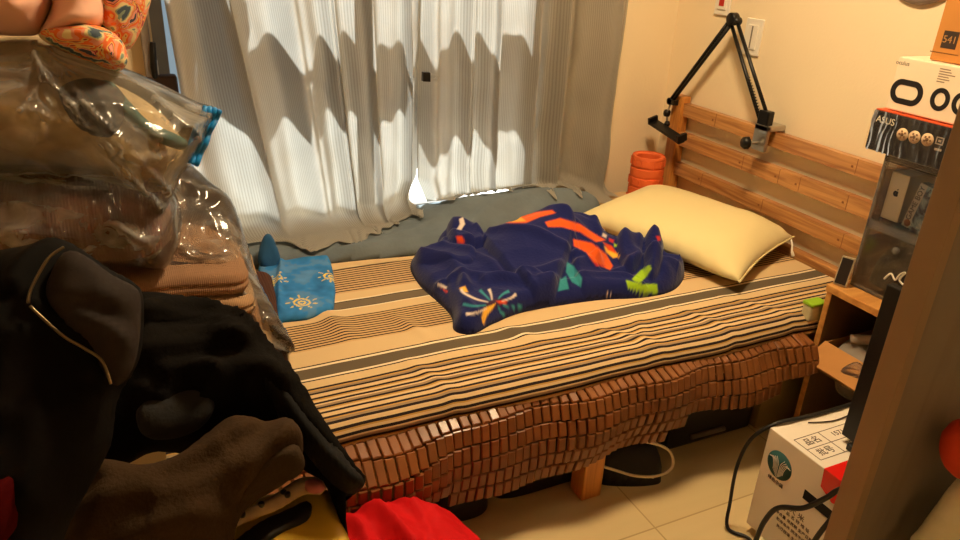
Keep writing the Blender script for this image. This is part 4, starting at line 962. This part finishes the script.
# ================================================================== RED CLOTH
M_redc = mat('red_cloth', (196, 10, 18), .75, .2, bump=.15, bscale=90)
def rh(Q):
    x, y = Q.T; return .06*np.exp(-((x-.42)/.12)**2)+.012*np.sin(x*55+y*20)*np.exp(-((x-.40)/.10)**2)
o = puff('red_cloth', [(.24, 1.33), (.33, 1.350), (.42, 1.345), (.52, 1.325), (.60, 1.29), (.64, 1.20), (.66, 1.05), (.60, .92), (.4, .90), (.22, .95), (.18, 1.15)], FLAT(0), M_redc, .275, .001, edge=.14, res=.008, px=False, flat_back=True, hfun=rh, noise_amp=.010, noise_scale=8, wr=.012, wr_scale=9, seed=4,
         folds=[([(.30, 1.33), (.34, 1.2), (.33, 1.0)], .02, .014), ([(.36, 1.34), (.40, 1.2), (.42, 1.0)], .018, .012), ([(.42, 1.33), (.47, 1.2), (.46, 1.05)], .014, .014), ([(.50, 1.31), (.58, 1.2), (.60, 1.05)], .014, .016)])
tag(o, 'crumpled bright red cloth heaped on the floor against the bed', 'cloth')
# ================================================================== PILE AT THE FOOT OF THE BED
def quilt_mat(name, c1, freq=70, rough=.85):
    m = mat(name, c1, rough, .15, var=.06)
    nt = m.node_tree; N = nt.nodes; L = nt.links
    tc = N.new('ShaderNodeTexCoord'); wv = N.new('ShaderNodeTexWave'); wv.inputs['Scale'].default_value = freq; wv.inputs['Distortion'].default_value = .6; L.new(tc.outputs['Object'], wv.inputs['Vector'])
    bp = N.new('ShaderNodeBump'); bp.inputs['Strength'].default_value = .35; bp.inputs['Distance'].default_value = .004; L.new(wv.outputs[0], bp.inputs['Height']); L.new(bp.outputs[0], N['Principled BSDF'].inputs['Normal'])
    return m
def slab(name, x0, x1, y0, y1, z0, z1, m, yaw=0, n=14, droop=0, seed=1, rc=.05, fold=True):
    """a folded quilt: rounded plan, bulging edge, fold grooves running round its side"""
    cx, cy, hx, hy = (x0+x1)/2, (y0+y1)/2, (x1-x0)/2, (y1-y0)/2; pts = []
    for sx, sy, a0 in ((1, -1, -90), (1, 1, 0), (-1, 1, 90), (-1, -1, 180)):
        for k in range(8):
            a = math.radians(a0+k*90/7); pts.append((sx*(hx-rc)+rc*math.cos(a), sy*(hy-rc)+rc*math.sin(a)))
    # densify
    P = []
    for i in range(len(pts)):
        a, b = np.array(pts[i]), np.array(pts[(i+1) % len(pts)]); k = max(1, int(np.linalg.norm(b-a)/.02))
        for j in range(k): P.append(a+(b-a)*j/k)
    P = np.array(P); h = z1-z0; V = []; F = []; N_ = len(P); rows = []
    prof = []
    for k in range(n+1):
        t = k/n; bul = math.sqrt(max(0, 1-(2*t-1)**2)); g = (.010*math.exp(-((t-.5)/.07)**2)) if fold else 0
        prof.append((-(h*.30)*(1-bul)-g*.6, t*h))
    for s in (.10, .35, .7, .92): prof.append((-(h*.30)-s*min(hx, hy)*.9, h))
    ya = math.radians(yaw)
    for off, z in prof:
        f = np.array([max(.02, (hx+off)/hx), max(.02, (hy+off)/hy)])
        for p in P:
            q = p*f; dz = -droop*max(0, q[0]/hx)**2*max(0, -q[1]/hy+.6) + .007*noise.noise(Vector((q[0]*7+seed, q[1]*7, z*9)))
            w1 = .006*noise.noise(Vector((q[0]*9, q[1]*9+seed, z*20)))
            V.append((cx+q[0]*math.cos(ya)-q[1]*math.sin(ya)+w1, cy+q[0]*math.sin(ya)+q[1]*math.cos(ya)+w1, z0+z+dz))
    R = len(prof)
    for r in range(R-1):
        for i in range(N_): F.append((r*N_+i, r*N_+(i+1) % N_, (r+1)*N_+(i+1) % N_, (r+1)*N_+i))
    F.append(tuple(reversed(range(N_)))); F.append(tuple((R-1)*N_+i for i in range(N_)))
    me = bpy.data.meshes.new(name); me.from_pydata(V, [], F)
    bm = bmesh.new(); bm.from_mesh(me); bmesh.ops.recalc_face_normals(bm, faces=bm.faces); bm.to_mesh(me); bm.free()
    return link(name, me, m, smooth=True)
M_q1 = quilt_mat('brown_quilt', (146, 112, 86)); M_q2 = quilt_mat('tan_quilt', (164, 132, 100)); M_q3 = quilt_mat('dark_brown_quilt', (74, 48, 38), 40); M_q4 = quilt_mat('plum_quilt', (110, 68, 62), 50)
G_ = 'folded quilts in the clear bag on the bed'
tag(slab('folded_quilt', -.36, .325, 1.665, 2.22, .452, .508, M_q3, yaw=-6, droop=.03, seed=2), 'dark brown folded quilt, lowest of the bagged stack, its corner reaching the striped mattress', 'quilt', G_)
tag(slab('folded_quilt', -.36, .285, 1.68, 2.27, .512, .562, M_q2, yaw=-4, droop=.02, seed=5), 'tan folded quilt, second from the bottom of the bagged stack', 'quilt', G_)
tag(slab('folded_quilt', -.36, .26, 1.69, 2.30, .566, .628, M_q1, yaw=-3, droop=.018, seed=6), 'brown folded quilt in the middle of the bagged stack', 'quilt', G_)
tag(slab('folded_quilt', -.36, .245, 1.685, 2.32, .632, .680, M_q2, yaw=-2, droop=.015, seed=8), 'tan folded quilt, second from the top of the bagged stack', 'quilt', G_)
tag(slab('folded_quilt', -.36, .235, 1.695, 2.34, .684, .742, M_q1, yaw=-2, droop=.012, seed=9), 'broad brown folded quilt on top of the bagged stack', 'quilt', G_)
M_film = film('bag_film', (255, 252, 244), .08, .14, 1.3, bump=.2, bscale=16, crease=.4)
M_film_h = film('bag_film_milky', (255, 252, 244), .14, .16, 1.3, bump=.2, bscale=14, crease=.5)
b = puff('clear_quilt_bag', [(60, 285), (95, 240), (130, 195), (165, 168), (190, 168), (212, 186), (232, 203), (246, 240), (256, 275), (275, 312), (295, 350), (270, 346), (235, 330), (190, 312), (130, 300)], Plane((.2, 1.80, .62), 42), M_film, .10, .22, edge=.10, res=.0075, noise_amp=.012, noise_scale=7, wr=.016, wr_scale=8, seed=3)
tag(b, 'large clear plastic bag around the brown folded quilts on the bed', 'bag')
# plum quilt above
o = puff('plum_quilt', [(-40, 190), (20, 176), (80, 172), (130, 176), (162, 190), (172, 215), (170, 240), (140, 258), (80, 264), (20, 266), (-40, 268)], Plane((0, 1.78, .84), 12), M_q4, .16, .20, edge=.14, res=.014, noise_amp=.012, wr=.018, wr_scale=7, seed=12)
tag(o, 'dark plum-brown quilt squashed in the clear bag under the grey one', 'quilt')
b = puff('clear_plum_bag', [(-45, 170), (30, 160), (100, 162), (150, 172), (176, 195), (182, 225), (176, 250), (160, 268), (110, 262), (60, 270), (-45, 275)], Plane((0, 1.76, .84), 12), M_film, .19, .20, edge=.16, res=.0075, noise_amp=.014, noise_scale=8, wr=.026, wr_scale=9, seed=21, folds=[([(20, 215), (70, 224), (135, 240)], .014, .006), ([(100, 188), (120, 210), (135, 235)], .012, .006), ([(140, 250), (165, 215), (175, 200)], .016, .008)])
tag(b, 'crinkled clear bag holding the dark plum quilt above the coats', 'bag')
# zip bag with grey-olive bedding
M_gr = mat('olive_grey_cloth', (186, 168, 136), .9, var=.25, vscale=7, bump=.2, bscale=40)
o = puff('olive_grey_bedding', [(-40, 70), (0, 62), (60, 66), (110, 82), (150, 104), (178, 132), (182, 160), (168, 185), (140, 198), (80, 178), (20, 172), (-40, 172)], Plane((0, 1.84, 1.08), 10), M_gr, .15, .16, edge=.13, res=.013, noise_amp=.02, wr=.03, wr_scale=6, seed=15)
tag(o, 'olive-grey bedding folded inside the blue-zip clear bag', 'bedding')
o = puff('slate_cloth', [(60, 88), (90, 78), (122, 92), (124, 118), (110, 138), (84, 132), (66, 112)], Plane((0, 1.68, 1.1), 10), mat('slate_cloth', (74, 72, 76), .9), .05, .02, edge=.04, res=.012, noise_amp=.008, seed=2)
tag(o, 'dark slate cloth patch showing through the blue-zip bag', 'cloth')
o = puff('teal_cloth', [(98, 84), (112, 82), (130, 102), (150, 122), (176, 134), (188, 142), (182, 150), (160, 143), (138, 130), (118, 112)], Plane((0, 1.70, 1.1), 10), mat('teal_cloth', (84, 120, 122), .9), .05, .02, edge=.035, res=.010, noise_amp=.004, seed=4)
tag(o, 'pale teal cloth edge running through the blue-zip bag', 'cloth')
PZ = Plane((0, 1.78, 1.06), 10)
b = puff('clear_zip_bag', [(-45, 45), (0, 38), (34, 37), (62, 44), (95, 57), (130, 70), (165, 86), (198, 102), (215, 109), (208, 134), (192, 162), (180, 176), (172, 196), (160, 214), (138, 206), (108, 194), (76, 180), (20, 177), (-45, 177)], PZ, M_film_h, .22, .22, edge=.20, res=.0065, noise_amp=.018, noise_scale=6, wr=.028, wr_scale=7, seed=31,
         folds=[([(36, 40), (52, 75), (75, 100), (100, 135), (140, 180), (160, 205)], .034, .007), ([(40, 42), (66, 70), (96, 110), (135, 150), (170, 190)], .022, .006), ([(0, 62), (30, 58), (60, 46)], .016, .006), ([(84, 55), (130, 80), (180, 120), (200, 140)], .016, .006), ([(0, 100), (50, 108), (90, 132)], .014, .006), ([(20, 170), (50, 130), (70, 100)], .014, .006), ([(52, 75), (38, 98), (30, 110)], .022, .008), ([(75, 100), (110, 100), (150, 110)], .014, .010), ([(0, 130), (40, 150), (75, 178)], .016, .008), ([(100, 135), (130, 150), (165, 150)], .014, .007)])
tag(b, 'big milky clear zip bag with a bright blue zip strip, under the flowered quilt', 'bag')
M_zip = mat('blue_zip', (22, 130, 206), .35, coat=.4)
za = [PZ.px(*q) for q in ((211, 108), (208, 116), (202, 127), (199, 137), (193, 150), (189, 160))]
zl = spline(za, 6); zz = MB()
for off in (-.018, -.009, 0, .009):
    P3 = PZ.to3(zl+np.array([off, -off*.35]), .075+.004*np.sin(np.arange(len(zl))*.7+off*90)); zz.tube(P3, .0066, 8)
zz.build('zip_strip', M_zip, b)
# flowered quilt on top
def quilt_pat():
    m = bpy.data.materials.new('flowered_cotton'); m.use_nodes = True
    nt = m.node_tree; N = nt.nodes; L = nt.links; b = N['Principled BSDF']; b.inputs['Roughness'].default_value = .8
    tc = N.new('ShaderNodeTexCoord'); n = N.new('ShaderNodeTexNoise'); n.inputs['Scale'].default_value = 13; n.inputs['Detail'].default_value = 2.5; n.inputs['Distortion'].default_value = 2.2; L.new(tc.outputs['Object'], n.inputs['Vector'])
    r = N.new('ShaderNodeValToRGB'); r.color_ramp.interpolation = 'CONSTANT'; L.new(n.outputs[0], r.inputs[0]); e = r.color_ramp.elements
    e[0].position = 0; e[0].color = (*lin((66, 84, 100)), 1); e[1].position = .36; e[1].color = (*lin((126, 148, 132)), 1)
    for p, c in ((.41, (226, 206, 150)), (.47, (228, 150, 120)), (.52, (232, 110, 44)), (.57, (226, 190, 110)), (.60, (170, 44, 60)), (.625, (232, 160, 140)), (.67, (60, 66, 86))):
        x = e.new(p); x.color = (*lin(c), 1)
    L.new(r.outputs[0], b.inputs['Base Color']); return m
M_flow = quilt_pat(); M_salm = mat('salmon_cotton', (236, 186, 164), .8, var=.06, bump=.2, bscale=25); M_orq = M_flow
q = empty('flowered_quilt', (0, 1.75, 1.24), 'salmon and orange flower-print quilt lying on top of the pile', 'quilt')
puff('salmon_panel', [(-50, -60), (20, -66), (58, -60), (55, -10), (50, 12), (40, 33), (20, 36), (-10, 35), (-50, 38)], Plane((0, 1.74, 1.3), 8), M_salm, .12, .12, edge=.09, res=.009, noise_amp=.010, wr=.014, wr_scale=8, seed=3, parent=q, folds=[([(-20, 30), (10, 12), (48, 4)], .012, .010), ([(-20, 10), (20, -6), (52, -14)], .010, .010)])
puff('salmon_panel', [(54, -60), (80, -50), (100, -14), (106, 12), (98, 30), (74, 37), (44, 37), (39, 33), (49, 12), (53, -12)], Plane((0, 1.74, 1.3), 8), M_salm, .11, .12, edge=.07, res=.009, noise_amp=.008, wr=.010, wr_scale=8, seed=5, parent=q, folds=[([(48, 28), (70, 20), (100, 16)], .012, .008)])
puff('printed_back', [(62, -60), (150, -60), (152, -10), (146, 18), (134, 44), (124, 50), (100, 40), (84, 20), (72, -10)], Plane((0, 1.80, 1.3), 4), M_flow, .10, .14, edge=.10, res=.012, noise_amp=.012, wr=.012, wr_scale=7, seed=6, parent=q)
puff('printed_fold', [(38, 34), (62, 26), (90, 24), (112, 32), (124, 44), (128, 60), (120, 71), (104, 68), (80, 58), (56, 48)], Plane((0, 1.70, 1.25), 14), M_flow, .10, .08, edge=.05, res=.009, noise_amp=.006, wr=.008, wr_scale=9, seed=9, parent=q, folds=[([(56, 40), (90, 44), (124, 56)], -.016, .010)])
# ================================================================== COATS OVER THE YELLOW SUITCASE
M_yel = mat('yellow_shell', (206, 168, 56), .28, .5, coat=.3)
sc_ = empty('yellow_suitcase', (0, .85, 0), 'glossy yellow hard suitcase half buried under dark coats at the photo bottom', 'suitcase')
sx0, sx1, sy0, sy1, sz = -.26, .235, .74, 1.035, .63
o = MB().box(sx0, sx1, sy0, sy1, .05, sz).build('shell', M_yel, sc_); bv = o.modifiers.new('Bevel', 'BEVEL'); bv.width = .04; bv.segments = 6
for p in o.data.polygons: p.use_smooth = True
puff('handle_recess', [(232, 546), (258, 524), (288, 510), (306, 502), (312, 507), (307, 521), (282, 533), (256, 548)], FLAT(sz), mat('recess_black', (26, 24, 24), .5), .006, .001, edge=.006, res=.006, parent=sc_, flat_back=True)
for x in (sx0+.06, sx1-.06):
    for y in (sy0+.05, sy1-.05): MB().lathe([(0, -.012), (.025, -.012), (.025, .012), (0, .012)], (x, y, .025), (1, 0, 0), 18).build('wheel', M_rubber, sc_)
M_coat = mat('black_fleece', (22, 20, 18), .95, .05, bump=.2, bscale=150, var=.12)
M_swt = mat('olive_brown_knit', (62, 47, 32), .95, .08, bump=.3, bscale=160, var=.1)
M_jkt = mat('black_nylon_jacket', (12, 10, 8), .8, .08, bump=.25, bscale=30)
M_lin = mat('grey_brown_lining', (45, 39, 37), .85, .12, bump=.12, bscale=60, var=.05)
# black fleece coat sprawling to the right
PC = Plane((.15, 1.14, .76), 48)
o = puff('black_fleece_coat', [(100, 300), (128, 296), (165, 302), (205, 311), (238, 322), (264, 345), (286, 372), (308, 402), (330, 434), (352, 466), (365, 482), (354, 495), (345, 500), (348, 560), (337, 560), (333, 506), (326, 482), (306, 468), (288, 452), (262, 442), (200, 452), (150, 450), (100, 476), (40, 480), (40, 360), (70, 310)], PC, M_coat, .12, .16, edge=.10, res=.009, noise_amp=.010, noise_scale=6, wr=.016, wr_scale=7, seed=14,
         folds=[([(150, 335), (190, 322), (240, 335)], .022, .018), ([(120, 370), (170, 372), (225, 362), (252, 345)], .026, .02), ([(225, 350), (268, 380), (298, 430), (320, 470)], .030, .022), ([(205, 312), (262, 350), (320, 440), (355, 484)], .020, .012), ([(200, 396), (240, 384), (275, 400)], .028, .018), ([(150, 410), (185, 425), (215, 405), (205, 388), (170, 392)], .022, .012), ([(140, 318), (175, 312), (215, 322)], .016, .007), ([(130, 345), (180, 338), (235, 345)], .014, .007), ([(235, 330), (272, 366), (300, 410)], .016, .008), ([(150, 360), (200, 352), (240, 362)], .012, .006)])
tag(o, 'black fleece coat sprawled over the pile, its sleeve end reaching the bamboo mat', 'coat')
o = puff('grey_collar', [(183, 308), (200, 305), (214, 312), (222, 324), (206, 324), (190, 316)], Plane((.15, 1.2, .9), 40), mat('grey_collar', (66, 66, 70), .8), .03, .02, edge=.02, res=.007, parent=o)
puff('sleeve', [(206, 362), (236, 348), (262, 352), (290, 376), (322, 424), (350, 464), (364, 481), (352, 494), (330, 482), (300, 446), (270, 408), (236, 384), (212, 378)], Plane(PC.p0+PC.N*.085, 48), mat('charcoal_sleeve', (24, 24, 25), .8, .15, bump=.2, bscale=120, var=.1), .045, .03, edge=.045, res=.007, noise_amp=.006, wr=.008, wr_scale=8, seed=31, parent=o, folds=[([(215, 368), (262, 384), (300, 432), (345, 482)], .012, .012), ([(240, 355), (285, 385), (330, 450)], -.010, .010)])
puff('hood_flap', [(136, 412), (150, 400), (176, 391), (205, 388), (215, 400), (210, 418), (192, 433), (164, 440), (142, 434)], Plane(PC.p0+PC.N*.10, 48), mat('hood_lining', (30, 30, 31), .85, bump=.2, bscale=120), .03, .03, edge=.03, res=.007, noise_amp=.004, seed=13, parent=o)
# olive brown sweater
PS = Plane((.05, .93, .72), 48)
o = puff('olive_brown_sweater', [(62, 566), (68, 522), (80, 490), (96, 464), (118, 462), (145, 467), (176, 458), (205, 436), (232, 418), (262, 424), (288, 420), (302, 438), (300, 466), (284, 484), (258, 500), (240, 518), (234, 545), (236, 566)], PS, M_swt, .10, .10, edge=.07, res=.008, noise_amp=.010, noise_scale=7, wr=.010, wr_scale=6, seed=18,
         folds=[([(100, 472), (150, 478), (200, 462), (250, 430)], .028, .018), ([(84, 515), (130, 500), (190, 500), (240, 470)], .018, .02), ([(235, 520), (245, 480), (280, 440)], .022, .014), ([(120, 560), (170, 530), (225, 520)], .016, .02), ([(252, 488), (280, 450), (300, 445)], .02, .015)])
tag(o, 'olive-brown knit sweater lying over the yellow suitcase below the black fleece coat', 'sweater')
puff('sleeve', [(230, 520), (236, 484), (250, 456), (274, 440), (296, 444), (305, 462), (298, 476), (276, 486), (252, 498)], Plane(PS.p0+PS.N*.05, 48), mat('brown_knit_sleeve', (58, 46, 33), .95, .08, bump=.3, bscale=160), .05, .04, edge=.05, res=.007, noise_amp=.006, seed=8, parent=bpy.data.objects['olive_brown_sweater'], folds=[([(246, 512), (262, 474), (292, 456)], .012, .010)])
# snap placket
o = puff('snap_placket', [(206, 528), (236, 515), (266, 503), (284, 490), (300, 481), (318, 480), (326, 487), (320, 494), (304, 494), (280, 508), (250, 520), (212, 536)], FLAT(.664), mat('beige_placket', (170, 146, 120), .85, var=.15, vscale=40), .014, .008, edge=.014, res=.005, noise_amp=.003, seed=3)
tag(o, 'beige garment edge with dark snap buttons on top of the yellow suitcase', 'garment')
PP = FLAT(.664); 
for x, y in ((243, 521), (262, 511), (284, 499), (288, 501)):
    P3 = PP.to3(np.array([PP.px(x, y)]), [.014])[0]; MB().lathe([(0, -.004), (.005, -.004), (.005, .002), (.003, .003), (0, .003)], P3, PP.N, 12).build('snap_button', M_black, o)
puff('pink_tab', [(304, 484), (316, 481), (325, 486), (320, 493), (308, 492)], FLAT(.672), mat('pink_tab', (190, 110, 116), .8), .010, .004, edge=.01, res=.004, parent=o)
# black jacket with zip, nearest
PJ = Plane((-.05, .86, .95), 40)
jk = puff('black_zip_jacket', [(-60, 268), (-10, 258), (30, 250), (62, 244), (84, 252), (112, 272), (140, 288), (144, 318), (139, 360), (118, 398), (112, 440), (100, 468), (82, 500), (64, 540), (58, 600), (-60, 600)], PJ, M_jkt, .09, .10, edge=.07, res=.008, noise_amp=.010, noise_scale=7, wr=.012, wr_scale=5, seed=22,
          folds=[([(28, 303), (34, 285), (50, 260), (64, 247)], .014, .010), ([(30, 305), (62, 336), (92, 356), (110, 388)], .012, .010), ([(10, 330), (20, 400), (10, 480)], .02, .02), ([(40, 350), (50, 420), (40, 500)], .018, .018)])
tag(jk, 'black zip jacket with a grey-brown lining turned out, nearest at the left photo edge', 'jacket')
puff('turned_lining', [(66, 252), (86, 256), (112, 275), (138, 290), (141, 318), (137, 356), (126, 380), (112, 384), (92, 354), (64, 330), (44, 306), (50, 276)], Plane(PJ.p0+PJ.N*.075, 40), M_lin, .035, .02, edge=.035, res=.007, noise_amp=.006, wr=.010, wr_scale=7, seed=5, parent=jk, folds=[([(80, 325), (110, 335), (136, 352)], .016, .010), ([(70, 300), (110, 305), (140, 312)], .010, .014)])
puff('side_panel', [(-60, 275), (0, 272), (28, 270), (38, 266), (28, 300), (20, 326), (0, 330), (-60, 330)], Plane(PJ.p0+PJ.N*.07, 40), mat('dark_taupe_panel', (62, 54, 48), .85, bump=.15), .025, .02, edge=.03, res=.008, noise_amp=.005, seed=7, parent=jk)
PJ2 = Plane(PJ.p0+PJ.N*.108, 40)
for pts in (((28, 303), (32, 287), (48, 259), (64, 247)), ((30, 306), (62, 335), (84, 348), (102, 361), (111, 384))):
    l = spline([PJ2.px(*q) for q in pts], 10); MB().tube(PJ2.to3(l, np.zeros(len(l))), .0018, 6).build('zip', mat('brass_zip', (110, 98, 76), .35, metal=.7), jk)
o = puff('maroon_cloth', [(-60, 470), (4, 466), (22, 461), (38, 464), (38, 486), (30, 512), (14, 540), (-10, 560), (-60, 560)], Plane((-.1, .72, .88), 40), mat('maroon_cloth', (70, 8, 8), .9, .05, bump=.2), .06, .04, edge=.05, res=.008, noise_amp=.008, seed=6)
tag(o, 'dark maroon cloth under the black zip jacket in the lower left photo corner', 'cloth')
# ================================================================== LIGHT
t = empty('ceiling_lamp', (1.15, 1.50, ZC), 'round ceiling lamp above the bed', 'lamp')
MB().lathe([(0, 0), (.17, 0), (.18, -.02), (.17, -.03), (0, -.03)], (1.15, 1.50, ZC), n=36).build('base', M_white, t)
ld = bpy.data.lights.new('lamp_bulb', 'AREA'); ld.shape = 'DISK'; ld.size = .40; ld.energy = LAMP; ld.color = (1, .73, .42)
lo = bpy.data.objects.new('lamp_bulb', ld); C.objects.link(lo); lo.location = (1.15, 1.50, ZC-.06); lo.parent = t; lo.matrix_parent_inverse = Matrix.Translation(-t.location)
sd = bpy.data.lights.new('sun', 'SUN'); sd.energy = SUN; sd.angle = .009; sd.color = (1, .98, .95)
so = bpy.data.objects.new('sun', sd); C.objects.link(so); so.location = (0, 6, 6)
el, az = math.radians(SUN_EL), math.radians(SUN_AZ)
d = Vector((math.sin(az)*math.cos(el), math.cos(az)*math.cos(el), math.sin(el)))      # towards the sun
so.rotation_euler = d.to_track_quat('Z', 'Y').to_euler()
W = bpy.data.worlds.new('daylight'); bpy.context.scene.world = W; W.use_nodes = True
nt = W.node_tree; bg = nt.nodes['Background']; bg.inputs[0].default_value = (.72, .88, 1.0, 1); bg.inputs[1].default_value = SKY
sc = bpy.context.scene
sc.view_settings.view_transform = 'Standard'; sc.view_settings.look = 'None'; sc.view_settings.gamma = 1; sc.view_settings.exposure = EXPO
sc.view_settings.use_curve_mapping = False
sc.cycles.use_denoising = True; sc.cycles.max_bounces = 10; sc.cycles.transparent_max_bounces = 24; sc.cycles.caustics_reflective = False; sc.cycles.caustics_refractive = False
